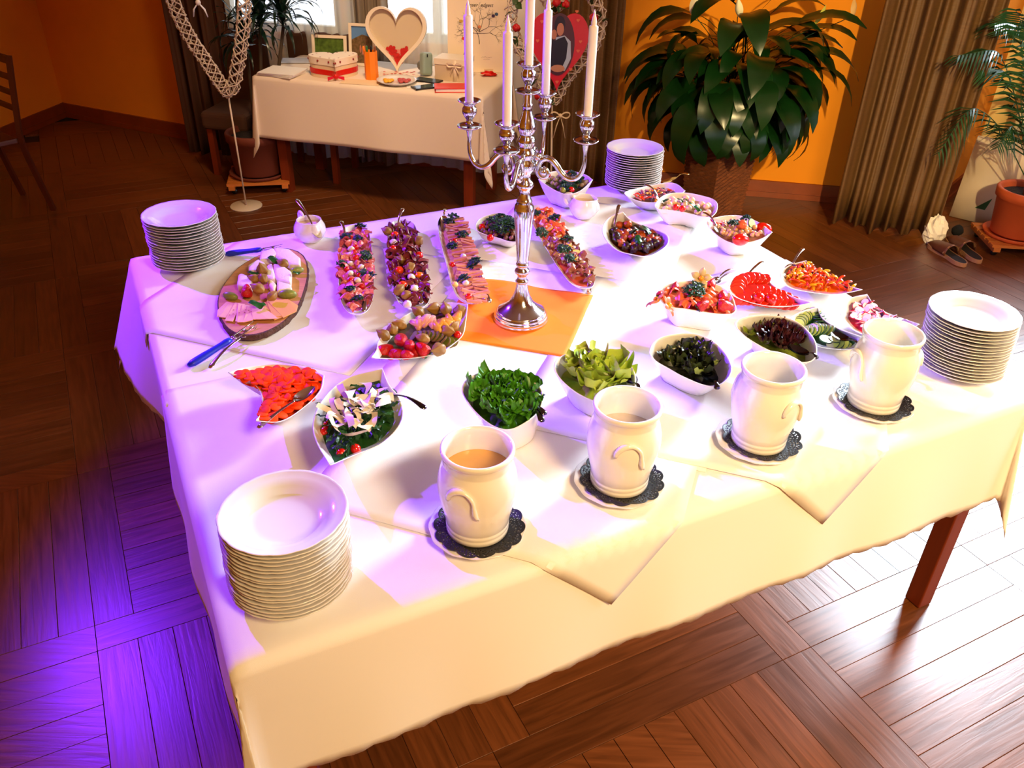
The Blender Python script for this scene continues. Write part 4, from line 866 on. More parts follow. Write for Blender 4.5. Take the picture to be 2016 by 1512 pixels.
run([(815, 662, .072), (840, 660, .078), (862, 664, .076), (880, 674, .066), (893, 672, .062)], 11, kw, 'kiwi_slice', 'green kiwi slice in the fruit bowl', 'kiwi', 'kiwi slices in the fruit bowl', .8)
spot(ct, 901, 660, .066, 'cherry_tomato', 'small orange berry at the right edge of the fruit bowl', 'fruit')
# salmon bowl
bed('salmon', 'salmon_cream', SALMON, .075, .010, 'orange salmon cream filling the square-sided bowl', 'salmon', rough=.012)
sm = [ruffle(.045, .035, .006, 1.4, SALMON, s) for s in range(4)]
pile('salmon', 20, sm, 'salmon_curl', 'curled slice of orange salmon in the square-sided bowl', 'salmon', 'salmon curls in the square-sided bowl', .084, .006, k=.75, tilt=.3, dmin=.02, lift=.004)
pmS = [parsley_mesh(.021, s) for s in range(3)]
spot(pmS[0], 1365, 575, .105, 'parsley_sprig', 'dark parsley sprig on the salmon', 'parsley', s=1.3, rot=(0, 0, 1)); spot(pmS[1], 1372, 564, .11, 'parsley_sprig', 'parsley tip standing on the salmon behind the larger sprig', 'parsley', s=.9)
for x, y, l, s in ((1329, 566, 'red strawberry at the back rim of the salmon bowl', 1.0), (1300, 580, 'strawberry with green leaves at the left rim of the salmon bowl', .9), (1423, 585, 'pale strawberry half at the right of the salmon bowl', 1.2), (1425, 603, 'large red strawberry at the lower right of the salmon bowl', 1.45), (1382, 602, 'pink strawberry half at the front of the salmon bowl', 1.2), (1400, 560, 'pink strawberry piece at the back of the salmon bowl', 1.1)):
    spot(sp, x, y, .098, 'strawberry', l, 'fruit', s=s, group='strawberries on the salmon', rot=(2.0+rnd.uniform(-.4, .4), rnd.uniform(-.4, .4), rnd.uniform(0, 6)))
po = phys_proto('physalis', True, mat('orange_physalis_husk', '#e0845a', .5, var=.2, sub=.1)); spot(po, 1296, 595, .088, 'physalis', 'orange open physalis husk hanging over the left rim of the salmon bowl', 'fruit', s=1.15, rot=(-.7, -.5, .5)); spot(po, 1312, 603, .086, 'physalis', 'open physalis husk drooping over the front left rim of the salmon bowl', 'fruit', s=1.05, rot=(.9, -.3, 1.5))
pp = phys_proto('physalis', True, mat('pale_physalis_husk', '#d8c08a', .5, var=.2)); spot(pp, 1380, 548, .125, 'physalis', 'pale open physalis husk standing at the back of the salmon bowl', 'fruit', s=1.0, rot=(.2, -1.1, 1.2))
# generic small-piece salads
def chips(key, specs, zc, delta, bedm, bedlabel, cat):
    bed(key, 'salad_bed', bedm, zc-.008, delta+.008, bedlabel, cat)
    for protos, n, nm, lab, c, grp, kw_ in specs: pile(key, n, protos, nm, lab, c, grp, zc, delta, **kw_)
blobm = lambda m, r, nz=.25, s=0, sc=(1, 1, .8): MB().blob((s*.0, 0, 0), r, nz=nz, seg=10, rg=7, sc=sc, fq=2+s).mesh('piece', m)
chips('mixed', [([blobm(mat('mushroom_beige', '#a88a68', .5, var=.3), .010, .4, s) for s in range(3)], 30, 'mushroom_piece', 'small beige mushroom piece in the mixed salad behind the candelabra', 'mushroom', 'mushroom pieces in the mixed salad', dict(dmin=.013, k=.85))], .082, .016, mat('mixed_salad_base', '#6a5a3a', .5, var=.5, scale=60), 'finely cut mixed salad behind the candelabra', 'salad')
pile('mixed', 9, pmS, 'parsley_sprig', 'dark green herb sprig on the mixed salad', 'herb', 'herb sprigs on the mixed salad', .096, .006, k=.7, sector=(.2, .75), dmin=.02, tilt=.3)
for x, y, m, l in ((1125, 373, RED, 'red tomato at the front of the mixed salad'), (1108, 374, OLIVE, 'green pickle at the front of the mixed salad'), (1120, 341, PEPO, 'orange carrot piece at the back of the mixed salad'), (1078, 345, RED, 'small red tomato at the back left of the mixed salad')): spot(blobm(m, .013, .1), x, y, .098, 'vegetable_piece', l, 'vegetable')
chips('onion', [([blobm(MEATB, .010, .5, s) for s in range(3)], 34, 'meat_piece', 'small cooked meat piece in the bowl left of the stem', 'meat', 'meat pieces under the parsley', dict(dmin=.013, k=.85)), ([strip(.022, .006, 1.5, ONIONR)], 10, 'onion_strip', 'red onion strip in the meat salad', 'onion', 'onion strips in the meat salad', dict(k=.7))], .060, .016, mat('dark_meat_base', '#3a1c1a', .4, var=.5, scale=60), 'dark meat salad under the parsley', 'salad')
pile('onion', 10, pmS, 'parsley_sprig', 'parsley sprig on the meat salad left of the stem', 'parsley', 'parsley on the meat salad', .078, .008, k=.6, dmin=.02, tilt=.3)
for x, y, l in ((949, 447, 'red cherry tomato at the left of the meat salad'), (965, 468, 'red tomato piece at the front of the meat salad'), (1012, 441, 'red cherry tomato beside the candelabra stem')): spot(ct, x, y, .066, 'cherry_tomato', l, 'tomato')
chips('sausage', [([strip(.03, .010, .8, mat('sausage_pink', '#d8806a', .4, var=.2)), strip(.026, .007, 1.2, PEPR), strip(.026, .007, 1.2, PEPY), strip(.03, .004, 1.6, mat('dark_onion_ring', '#5a3040', .4))], 60, 'sausage_strip', 'small strip in the sausage salad by the far plates', 'sausage', 'strips in the sausage salad', dict(dmin=.011, k=.82, tilt=.5))], .062, .018, mat('sausage_salad_base', '#8a5a4a', .4, var=.5, scale=80), 'cut sausage salad under the top strips', 'salad')
bed('chickpea', 'salad_bed', mat('mozzarella_salad_base', '#c8a070', .4, var=.4, scale=60), .072, .018, 'dressing and small pieces under the mozzarella balls', 'salad')
pile('chickpea', 24, [blobm(mat('mozzarella_ball', '#f0cc98', .35), .0125, .08, s) for s in range(2)], 'mozzarella_ball', 'small cream mozzarella ball under the basil', 'cheese', 'mozzarella balls under the basil', .082, .012, k=.82, dmin=.018)
for x, y, l in ((1330, 408, 'red cherry tomato beside the spoon in the mozzarella bowl'), (1343, 411, 'red cherry tomato at the front of the mozzarella bowl')): spot(ct, x, y, .095, 'cherry_tomato', l, 'tomato')
bl = [basil(.036), basil(.028)]
for x, y, s, rz, l in ((1322, 392, 1.2, 2.6, 'rounded basil leaf at the left of the mozzarella bowl'), (1334, 392, 1.1, .6, 'basil leaf next to the rounded one in the mozzarella bowl'), (1350, 393, 1.2, 1.2, 'basil leaf in the middle of the mozzarella bowl'), (1356, 400, 1.2, .1, 'long basil leaf leaning right in the mozzarella bowl'), (1366, 405, 1.1, -.6, 'glossy basil leaf at the right of the mozzarella bowl')): spot(bl[0], x, y, .112, 'basil_leaf', l, 'basil', rot=(.2, -.1, rz), s=s)
bed('pasta', 'salad_bed', mat('chickpea_salad_base', '#c07848', .4, var=.5, scale=60), .070, .018, 'dressed pieces under the chickpeas', 'salad')
pile('pasta', 48, [blobm(CHICK, .0085, .15, s) for s in range(3)], 'chickpea', 'pale chickpea in the pointed white bowl', 'chickpea', 'chickpeas in the pointed bowl', .084, .010, k=.8, dmin=.012, stack=.008)
tw = MB().blob((0, 0, 0), .022, seg=16, rg=10, sc=(1.2, .7, .8)).mesh('tomato_wedge', RED)
for x, y, l, s in ((1504, 449, 'large red tomato wedge at the tip of the chickpea bowl', 1.1), (1458, 472, 'long red tomato wedge at the front of the chickpea bowl', 1.25)): spot(tw, x, y, .088, 'tomato_wedge', l, 'tomato', s=s, rot=(.2, .2, -.2 if s < 1.2 else .35))
spot(disc(.02, .006, [mat('pink_salami_slice', '#e08a7a', .4), RED], .1, 2), 1412, 436, .092, 'salami_slice', 'pink salami slice at the left of the chickpea bowl', 'salami', s=1.2); spot(blobm(SALMON, .02, .5, 1), 1460, 442, .108, 'salmon_piece', 'orange salmon piece on top of the chickpeas', 'salmon')
spot(pmS[0], 1445, 440, .112, 'parsley_sprig', 'parsley sprig on the chickpeas', 'parsley', s=.8); spot(pmS[1], 1468, 431, .12, 'parsley_sprig', 'parsley sprig standing at the back of the chickpea bowl', 'parsley', s=.8); spot(cu, 1480, 440, .10, 'cucumber_slice', 'cucumber slice at the back of the chickpea bowl', 'cucumber', rot=(1.0, .2, .6), s=.9)
bed('stew', 'stew_bed', mat('stew_sauce', '#7a2c10', .25, var=.5, scale=60), .050, .034, 'dark orange sauce under the aubergine pieces', 'stew')
pile('stew', 36, [blobm(BROWN, .017, .6, s) for s in range(3)]+[blobm(SAUCEO, .017, .6, s) for s in range(4)], 'aubergine_piece', 'glossy stewed piece in orange sauce', 'stew', 'stewed pieces in the large bowl', .062, .026, k=.8, dmin=.02)
for x, y, rz, l in ((1257, 452, 2.4, 'left basil leaf on the stew'), (1266, 450, .2, 'middle basil leaf on the stew'), (1254, 462, -1.4, 'basil leaf drooping to the front of the stew'), (1264, 445, .5, 'rearmost basil leaf on the stew')): spot(bl[0], x, y, .095, 'basil_leaf', l, 'basil', rot=(.1, 0, rz), s=1.25)
# four long platters
def ell(key, bedm, bl_, lab): bed(key, 'meat_bed', bedm, .026, .010, lab, 'meat')
ell('plat1', SALAMI, 0, 'layered salami under the top pieces'); ell('plat2', PROSC, 0, 'layered dark ham under the top pieces'); ell('plat3', HAM, 0, 'layered pink ham under the rolls'); ell('plat4', SALMON, 0, 'layered fish under the top pieces')
sl = [ruffle(.040, .032, .006, 1.0, SALAMI, s) for s in range(4)]+[disc(.017, .002, [SALAMI, PROSC], .05, 1)]
pile('plat1', 60, sl, 'salami_slice', 'folded red salami slice on the far left platter', 'salami', 'salami slices on the platter', .036, .004, k=.94, tilt=.6, dmin=.017, stack=.01)
pile('plat1', 8, [ct, tw], 'tomato_piece', 'red tomato piece among the salami', 'tomato', 'tomato pieces on the salami', .045, 0, k=.6, sc=(.75, .9), dmin=.04)
for x, y in ((710, 447), (683, 467), (704, 472), (675, 522), (719, 504), (716, 541), (690, 571), (704, 590), (728, 545)): spot(rnd.choice(pmS), x, y, .05, 'parsley_sprig', 'curly parsley sprig on the salami', 'parsley', s=.85, group='parsley on the salami')
pile('plat1', 7, [blobm(EGG, .011, .3, s) for s in range(2)], 'radish_rosette', 'white radish piece among the salami', 'radish', 'white pieces on the salami', .048, 0, k=.75, dmin=.04)
pr = [ruffle(.042, .036, .009, 1.8, PROSC, s) for s in range(6)]
pile('plat2', 64, pr, 'cured_ham_slice', 'ruffled dark cured ham slice on the second platter', 'ham', 'dark ham slices on the platter', .038, .004, k=.95, tilt=.8, dmin=.016, stack=.012)
for x, y, s in ((762, 455, 1.2), (785, 446, 1.1), (803, 471, 1.1), (824, 474, 1.3), (788, 511, 1.2), (808, 527, 1.4), (785, 571, 1.3), (800, 581, 1.1)): spot(ph, x, y, .055, 'physalis', 'papery brown physalis on the dark ham', 'fruit', s=s*.8, group='physalis on the dark ham', rot=(rnd.uniform(.9, 1.6), 0, rnd.uniform(0, 6)))
for x, y, m, l in ((777, 462, PEPR, 'red pepper piece at the far end of the dark ham'), (825, 502, RED, 'red tomato wedge at the right of the dark ham'), (786, 532, PEPR, 'long red wedge in the middle of the dark ham'), (792, 560, PEPR, 'orange-red wedge near the front of the dark ham'), (825, 542, PEPO, 'small orange berry on the dark ham'), (773, 489, RED, 'red tomato at the left of the dark ham'), (775, 477, EGG, 'white radish at the far left of the dark ham'), (807, 499, EGG, 'white radish in the upper middle of the dark ham'), (810, 546, EGG, 'white radish in the middle of the dark ham'), (816, 568, EGG, 'large white radish fan near the fork'), (802, 599, EGG, 'white radish at the near end of the dark ham')): spot(blobm(m, .014, .25), x, y, .052, 'vegetable_piece', l, 'vegetable', s=1.0)
rl = [roll(.050, .010, HAM, s) for s in range(5)]
for k in range(24):
    t_ = k/23; a_ = tt(897+(940-897)*t_, 440+(598-440)*t_, .052)
    for s_ in (-1, 1):
        off = AX*(.021*s_*(1 if 0 < k < 22 else .5)); put(rnd.choice(rl), a_+off+Vector((0, 0, .011+rnd.uniform(-.002, .004))), (rnd.uniform(-.3, .3), rnd.uniform(-.25, .25), PSI+rnd.uniform(-.35, .35)-.25), rnd.uniform(.75, 1.0), 'ham_roll', 'rolled slice of pink ham on the third platter', 'ham', 'ham rolls on the platter')
for x, y in ((892, 428), (883, 437), (909, 463), (890, 486), (932, 522), (913, 550), (936, 515)): spot(rnd.choice(pmS), x, y, .060, 'parsley_sprig', 'parsley sprig on the pink ham', 'parsley', s=.9, group='parsley on the pink ham')
for x, y, m, l in ((894, 474, RED, 'red tomato in the upper part of the pink ham'), (890, 521, RED, 'long red tomato wedge at the left of the pink ham'), (922, 583, RED, 'red tomato at the near end of the pink ham'), (896, 560, mat('corn_yellow', '#efc870', .4), 'yellow baby corn in the pink ham'), (917, 557, EGG, 'white piece near the front of the pink ham'), (912, 505, EGG, 'pale violet-lit radish in the middle of the pink ham')): spot(blobm(m, .011, .2), x, y, .060, 'vegetable_piece', l, 'vegetable')
fs = [ruffle(.042, .03, .007, 1.3, SALMON, s) for s in range(4)]
pile('plat4', 22, fs, 'smoked_salmon', 'folded orange smoked salmon slice at the far half of the fish platter', 'salmon', 'smoked salmon on the fish platter', .036, .004, k=.86, tilt=.5, dmin=.024, sector=(0, .35), stack=.008)
pile('plat4', 26, [strip(.034, .013, 2.2, SHRIMP, .009), strip(.03, .013, 1.6, mat('white_fish', '#f0d8c0', .35, var=.1), .009)], 'prawn', 'pale curved prawn on the fish platter', 'prawn', 'prawns on the fish platter', .040, .002, k=.8, tilt=.5, dmin=.022, stack=.006)
pile('plat4', 34, [ruffle(.036, .026, .005, 1.2, mat('trout_brown_pink', '#b06a50', .35, var=.35, scale=60), s) for s in range(3)], 'smoked_trout', 'brownish smoked trout slice at the near half of the fish platter', 'fish', 'smoked trout on the fish platter', .036, .004, k=.95, dmin=.016, sector=(.40, .90), stack=.008)
pile('plat4', 6, [disc(.013, .004, [mat('lemon_flesh', '#f0d060', .35), mat('lemon_skin', '#e8b820', .4)], .02)], 'lemon_slice', 'yellow lemon slice on the fish platter', 'lemon', 'lemon slices on the fish platter', .046, 0, k=.6, dmin=.05, tilt=.7)
for x, y in ((1054, 422), (1066, 459), (1091, 430), (1117, 472), (1110, 492), (1122, 510)): spot(rnd.choice(pmS), x, y, .052, 'parsley_sprig', 'dark green herb sprig on the fish platter', 'herb', s=.9, group='herbs on the fish platter')

# ================================================================== CHEESE BOARD
C1 = lambda x, y: (250+x/4.032, 360+y/4.032)
ol = [(715, 960), (740, 850), (810, 745), (900, 655), (1060, 565), (1250, 515), (1390, 560), (1440, 690), (1410, 860), (1340, 1010), (1190, 1145), (1000, 1213), (840, 1190), (745, 1090)]
R_ = crom([tuple(tt(*C1(x, y), .0298)) for x, y in ol], 8); bc_ = sum(R_, Vector())/len(R_); bc_.z = Z0
jit = [1+.020*noise.noise(Vector((i*.9, 0, 3)))+.012*noise.noise(Vector((i*2.3, 5, 3))) for i in range(len(R_))]
def lp(s, z, j=1): return [Vector(((p.x-bc_.x)*s*(q if j else 1), (p.y-bc_.y)*s*(q if j else 1), z)) for p, q in zip(R_, jit)]
t = thing('cheese_board', 'oval wooden cheese board with a dark bark edge at the far left', 'board', bc_)
obj('wood', MB().rings([lp(.975, .001, 0), lp(.977, .0185, 0), lp(.97, .020, 0)], cap0=True, cap1=True).mesh('wood', BOARD, False), t)
obj('bark', MB().rings([lp(.96, .0, 0), lp(.995, .003), lp(1.005, .011), lp(.995, .018), lp(.975, .0206, 0), lp(.968, .0202, 0)]).mesh('bark', BARK), t)
BT = .0085   # extra height over the board top
def wedge(label, pts, h, m=BRIE, top=.02, group=None, name='cheese_piece'):
    """block of cheese: outline of its top face in the image"""
    Q = [tt(*C1(x, y), .0098+top+h) for x, y in pts]; c = sum(Q, Vector())/len(Q); base = Z0+top
    n = len(Q); lo = [Vector((q.x-c.x, q.y-c.y, 0)) for q in Q]; hi = [Vector((q.x-c.x, q.y-c.y, h)) for q in Q]
    o = obj(name, MB().rings([lo, hi], cap0=True, cap1=True).mesh(name, m, False), None, (c.x, c.y, base), label, 'cheese', group); b = o.modifiers.new('b', 'BEVEL'); b.width = min(.007, h*.3); b.segments = 3; b.limit_method = 'ANGLE'
    for p in o.data.polygons: p.use_smooth = True
    return o
wedge('white rind cheese wedge at the far end of the board, rearmost', [(1060, 545), (1160, 510), (1200, 560), (1130, 600), (1050, 600)], .026, group='white rind cheese pieces')
wedge('large white rind cheese half at the far right of the board', [(1160, 510), (1290, 520), (1375, 590), (1375, 650), (1290, 640), (1180, 575)], .026, group='white rind cheese pieces')
wedge('white rind wedge under the basil leaf, left', [(955, 650), (1040, 600), (1100, 630), (1060, 690), (970, 690)], .026, group='white rind cheese pieces')
wedge('white cheese wedge in the centre of the board', [(1110, 650), (1150, 632), (1180, 730), (1170, 760), (1100, 740)], .028, group='white rind cheese pieces')
wedge('largest central white cheese wedge with a cut face', [(1160, 634), (1240, 650), (1305, 700), (1300, 790), (1190, 760), (1175, 740)], .028, group='white rind cheese pieces')
wedge('white cheese wedge at the left by the kiwi', [(880, 725), (910, 712), (1000, 750), (985, 830), (870, 800)], .030, group='white rind cheese pieces')
wedge('narrow cheese wedge showing its yellow inside', [(1120, 760), (1160, 770), (1185, 800), (1165, 850), (1120, 800)], .026, m=BRIEI, group='white rind cheese pieces')
wedge('front white cheese wedge right of the narrow one', [(1190, 770), (1300, 800), (1310, 830), (1190, 850)], .024, group='white rind cheese pieces')
def slc(pts, m, z, label, grp):
    Q = [tt(*C1(x, y), .0098+.0205+z) for x, y in pts]; c = sum(Q, Vector())/len(Q)
    lo = [Vector((q.x-c.x, q.y-c.y, -.001+.0015*(i % 2))) for i, q in enumerate(Q)]; hi = [v+Vector((0, 0, .0022)) for v in lo]
    mb = MB().rings([lo, hi], cap0=True, cap1=True)
    for k in range(3):
        a, b = rnd.uniform(.2, .8), rnd.uniform(.25, .75); p = lo[0].lerp(lo[1], a).lerp(lo[3].lerp(lo[2], a), b)+Vector((0, 0, .0023)); rr = .0016+.001*rnd.random()
        mb.add([p]+[p+Vector((rr*math.cos(q*PI/4), rr*math.sin(q*PI/4), .0001)) for q in range(8)], [(0, 1+q, 1+(q+1) % 8) for q in range(8)], 1)
    return obj('cheese_slice', mb.mesh('cheese_slice', [m, mat('cheese_hole', '#b8783c', .6)], False), None, c, label, 'cheese', grp)
PS = 'pinkish cheese slices fanned on the board'; YS = 'yellow cheese slices fanned on the board'
for k, q in enumerate([[(860, 960), (790, 950), (720, 1010), (715, 1065), (770, 1070)], [(880, 955), (820, 960), (720, 1040), (735, 1068), (800, 1075)], [(905, 960), (860, 955), (775, 1095), (840, 1105)], [(935, 965), (885, 960), (860, 1100), (880, 1108), (900, 1105)], [(975, 975), (920, 970), (875, 1108), (935, 1110)], [(1000, 980), (960, 978), (925, 1108), (1000, 1095)], [(1080, 985), (985, 985), (1000, 1085), (1120, 1085), (1200, 1078)]]):
    slc(q, GOUDA, .0012*(k+1), 'thin pinkish cheese slice with small holes at the near left of the board', PS)
for k, q in enumerate([[(1110, 940), (1050, 975), (1170, 1090), (1270, 1055)], [(1130, 880), (1110, 950), (1160, 1070), (1230, 1060), (1300, 1020)], [(1180, 930), (1120, 945), (1240, 1070), (1345, 1025), (1358, 975), (1280, 930)]]):
    slc(q, GOUDA2, .0035+.0014*(k+1), 'yellow cheese slice at the near right of the board', YS)
def spc(proto, x, y, h, nm, l, cat, rot=None, s=1.0): a, b = C1(x, y); return spot(proto, a, b, h, nm, l, cat, rot, s)
kq = MB(); kq.blob((0, 0, 0), .020, seg=16, rg=10, sc=(1.25, .62, .7)); KQ = kq.mesh('kiwi_wedge', KIWI)
spc(KQ, 820, 900, .03, 'kiwi_wedge', 'kiwi wedge at the left side of the board, lit violet', 'kiwi', (0, .1, -.2)); spc(KQ, 1275, 885, .03, 'kiwi_wedge', 'kiwi wedge at the right of the board below the cheese', 'kiwi', (0, 0, .1), 1.15); spc(KQ, 1350, 695, .035, 'kiwi_wedge', 'kiwi wedge at the far right edge of the board', 'kiwi', (0, 0, .4), .9)
spc(sp, 950, 870, .035, 'strawberry', 'red strawberry in the middle of the cheese board', 'fruit', (2.6, 0, 0), 1.35)
for x, y, rz, l, s in ((1010, 950, 0.2, 'large basil leaf lying at the front of the cheese board', 1.6), (1160, 590, -.2, 'dark basil leaf on the far cheese', 1.5), (990, 710, .3, 'basil leaf at the left of the central cheese', 1.1), (1340, 710, .5, 'basil leaf at the right edge by the kiwi', .8)): spc(bl[0], x-30*s, y, .055, 'basil_leaf', l, 'basil', (.2, -.2, rz), s)
for x, y, l, s, r in ((1075, 690, 'closed physalis standing on the central cheese', 1.15, .3), (1080, 760, 'physalis lying in the middle of the board', 1.0, 1.4), (1040, 840, 'open brown physalis husk beside the strawberry', 1.1, 1.2), (1010, 760, 'small dried physalis between the cheeses', .9, 1.3), (1240, 640, 'physalis on the far cheese beside the basil', 1.0, 1.3), (1150, 900, 'physalis in front of the narrow cheese wedge', .9, 1.2)): spc(ph, x, y, .052, 'physalis', l, 'fruit', (r, 0, rnd.uniform(0, 6)), s)

# ================================================================== GIFT TABLE AT THE BACK
GA = math.radians(-14.6); GX = Vector((math.cos(GA), math.sin(GA), 0)); GY = Vector((-math.sin(GA), math.cos(GA), 0)); GO = Vector((-1.645, 5.36, 0)); GL, GW, GZ = 1.47, .64, .752
t = thing('gift_table', 'smaller dark wooden table at the back carrying the gifts under a cream cloth', 'table', GO+GX*GL/2+GY*GW/2, GA)
bevel(obj('tabletop', MB().box((0, 0, GZ-.017), (GL-.02, GW-.02, .03)).mesh('tabletop', WOODT, False), t), .003)
mb = MB()
for s in (-1, 1): mb.box((0, s*(GW/2-.08), GZ-.07), (GL-.2, .02, .08)); mb.box((s*(GL/2-.1), 0, GZ-.07), (.02, GW-.2, .08))
obj('apron', mb.mesh('apron', WOODT, False), t)
for sx in (-1, 1):
    for sy in (-1, 1): obj('leg', MB().box((sx*(GL/2-.10), sy*(GW/2-.08), (GZ-.03)/2), (.06, .06, GZ-.03)).mesh('leg', WOODT, False), t)
def gdrape(u, v):
    cu = min(max(u, 0), GL); cv = min(max(v, 0), GW); du, dv = u-cu, v-cv; d = math.hypot(du, dv)
    if d < 1e-6: p = GO+GX*u+GY*v; return Vector((p.x, p.y, GZ+.0012))
    ou, ov = du/d, dv/d; r = .012; off = min(d, r)*.8+max(0, d-r)*(.05+.10*min(abs(ou), abs(ov))+.02*math.sin((cu+cv)*9)+.02*noise.noise(Vector((cu*4, cv*4, 2))))
    z = -(r-math.sqrt(r*r-d*d)) if d < r else -(d-r*.4)
    ru = .16*min(abs(ou), abs(ov))*math.sin(math.atan2(ov, ou)*6+1)*d
    p = GO+GX*(cu+ou*off-ov*ru)+GY*(cv+ov*off+ou*ru); return Vector((p.x, p.y, GZ+.0012+z))
solid(obj('gift_tablecloth', MB().grid(lambda a, b: gdrape(-.38+(GL+.76)*a, -.38+(GW+.76)*b), 90, 60).mesh('gift_tablecloth', CLOTH2), label='cream linen tablecloth hanging from the gift table, its corners drooping', cat='tablecloth'), .0012, 1)
GT = GZ+.0032
def g(px, py, dz=0): return at(px, py, GT+dz)
def heart2(n=40): 
    o = []
    for i in range(n):
        a = 2*PI*i/n; o.append((math.sin(a)**3, (13*math.cos(a)-5*math.cos(2*a)-2*math.cos(3*a)-math.cos(4*a))/16))
    return o
def slab(pts, y0, y1, m, inset=0):
    """closed outline (x, z) extruded along local y"""
    mb = MB(); mb.rings([[Vector((x, y0, z)) for x, z in pts], [Vector((x, y1, z)) for x, z in pts]], cap0=True, cap1=True); return mb
def flat(name, pts, y0, y1, m, par): return obj(name, slab(pts, y0, y1, m).mesh(name, m, False), par)
def rect(x0, x1, z0, z1): return [(x0, z0), (x1, z0), (x1, z1), (x0, z1)]
def ell2(cx, cz, rx, rz, n=18): return [(cx+rx*math.cos(2*PI*k/n), cz+rz*math.sin(2*PI*k/n)) for k in range(n)]
# heart shaped gift box with ribbon
c = g(655, 150); t = thing('heart_box', 'heart shaped cream gift box with red ribbon and red hearts on its lid', 'gift box', (c.x+.01, c.y+.02, GT), math.radians(14))
H = [(x*.150, z*.135) for x, z in heart2(48)]
def hz_(s, z): return [Vector((x*s, y*s, z)) for x, y in H]
obj('box', MB().rings([hz_(.96, 0), hz_(.96, .085)], cap0=True, cap1=True).mesh('box', mat('gift_box_paper', '#e4c8a4', .7, var=.05), False), t)
obj('lid', MB().rings([hz_(1.0, .078), hz_(1.0, .118), hz_(.985, .120)], cap0=True, cap1=True).mesh('lid', mat('gift_lid_paper', '#efdfca', .7), False), t)
obj('ribbon', MB().rings([hz_(.975, .020), hz_(.985, .022), hz_(.985, .050), hz_(.975, .052)]).mesh('ribbon', REDR, False), t)
mb = MB()
for k in range(14):
    x, y = H[(k*48//14+2) % 48]; rr = .0068
    mb.blob((x*.995, y*.995, .100), rr, seg=8, rg=5, sc=(1, 1, 1)); mb.blob((x*.82, y*.82, .1198), rr, seg=8, rg=4, sc=(1, 1, .12))
obj('heart_print', mb.mesh('heart_print', mat('dark_red_hearts', '#8a1414', .6)), t)
mb = MB(); mb.blob((0, -.142, .025), .016, seg=12, rg=8, sc=(1, .6, 1)); 
for s in (-1, 1): mb.rings([[Vector((0, -.145, .02)), Vector((0, -.145, .03))], [Vector((s*.05, -.15, .004)), Vector((s*.05, -.148, .026))]], closed=False)
obj('ribbon_knot', mb.mesh('ribbon_knot', REDR), t)
# cards
for k in range(3):
    c = g(556, 145); obj('greeting_card', MB().box((0, 0, 0), (.24, .20, .006)).mesh('card', PAPER, False), None, (c.x+.004*k, c.y-.004*k, GT+.004+.008*k), ['lowest of three flat white cards stacked at the left corner of the gift table', 'middle of three flat white cards stacked at the left corner', 'topmost of three flat white cards stacked at the left corner'][k], 'card', 'white cards at the left corner', rot=(0, 0, GA-.1+.06*k))
c = g(590, 122); obj('open_booklet', MB().box((0, 0, 0), (.24, .15, .004)).mesh('b', mat('grey_paper', '#b8b2b0', .6), False), None, (c.x, c.y+.02, GT+.004), 'grey booklet lying behind the white cards', 'booklet', rot=(0, 0, .15))
def easel_frame(label, px, py, w, h, rz, paint, name='framed_photo', bw=.018, lean=-.18):
    c = g(px, py); t = thing(name, label, 'frame', (c.x, c.y, GT)); t.rotation_euler = (lean, 0, rz)
    mb = MB(); 
    for x in (-1, 1): mb.box((x*(w/2-bw/2), 0, h/2), (bw, .015, h))
    for z in (bw/2, h-bw/2): mb.box((0, 0, z), (w-2*bw, .015, bw))
    obj('frame', mb.mesh('frame', FRAMEW, False), t); paint(t, w/2-bw, bw, h-bw)
    obj('stand', MB().box((0, .035, h*.35), (.05, .004, h*.7), M=Matrix.Rotation(.22, 3, 'X')).mesh('stand', BLK, False), t); return t
def ph1(t, hw, z0, z1):
    flat('photo', rect(-hw, hw, z0, z1), .002, .004, mat('photo_green_garden', '#2f4a14', .4, col2='#5a7a2a', var=.3, scale=30), t)
    mb = MB()
    for k in range(10): x = -hw*.7+hw*1.5*k/10; mb.add([Vector((a, .001, b)) for a, b in ell2(x, z0+.030+.006*math.sin(k*3), .008, .012, 8)], [tuple(range(8))])
    obj('people_print', mb.mesh('people_print', mat('photo_pale_people', '#c8b48c', .4), False), t)
    mb = MB().add([Vector((a, .0014, b)) for a, b in rect(-hw*.8, hw, z0, z0+.025)], [(0, 1, 2, 3)]); obj('shadow_print', mb.mesh('sh', mat('photo_dark_suit', '#1a1410', .4), False), t)
easel_frame('landscape garden photo in a white frame at the back left of the gift table', 650, 130, .225, .185, -.08, ph1)
def ph2(t, hw, z0, z1):
    flat('photo', rect(-hw, hw, z0, z1), .002, .004, mat('photo_sky', '#5a86b8', .4), t)
    mb = MB().add([Vector((a, .001, b)) for a, b in [(-hw, z0), (hw, z0), (hw, z1*.72), (0, z1*.8), (-hw, z1*.66)]], [(0, 1, 2, 3, 4)]); obj('landscape_print', mb.mesh('l', mat('photo_brown_figures', '#5a4a24', .4, col2='#8a6a4a', var=.5, scale=60), False), t)
    mb = MB()
    for k in range(4): mb.add([Vector((a, .0004, b)) for a, b in ell2(-.012+.014*k, z0+.085-.01*(k % 2), .006, .026, 8)], [tuple(range(8))])
    obj('people_print', mb.mesh('p', mat('photo_rose_people', '#b07060', .4), False), t)
easel_frame('upright photo in a white frame, sky above people, left of the heart frame', 714, 130, .175, .255, -.12, ph2)
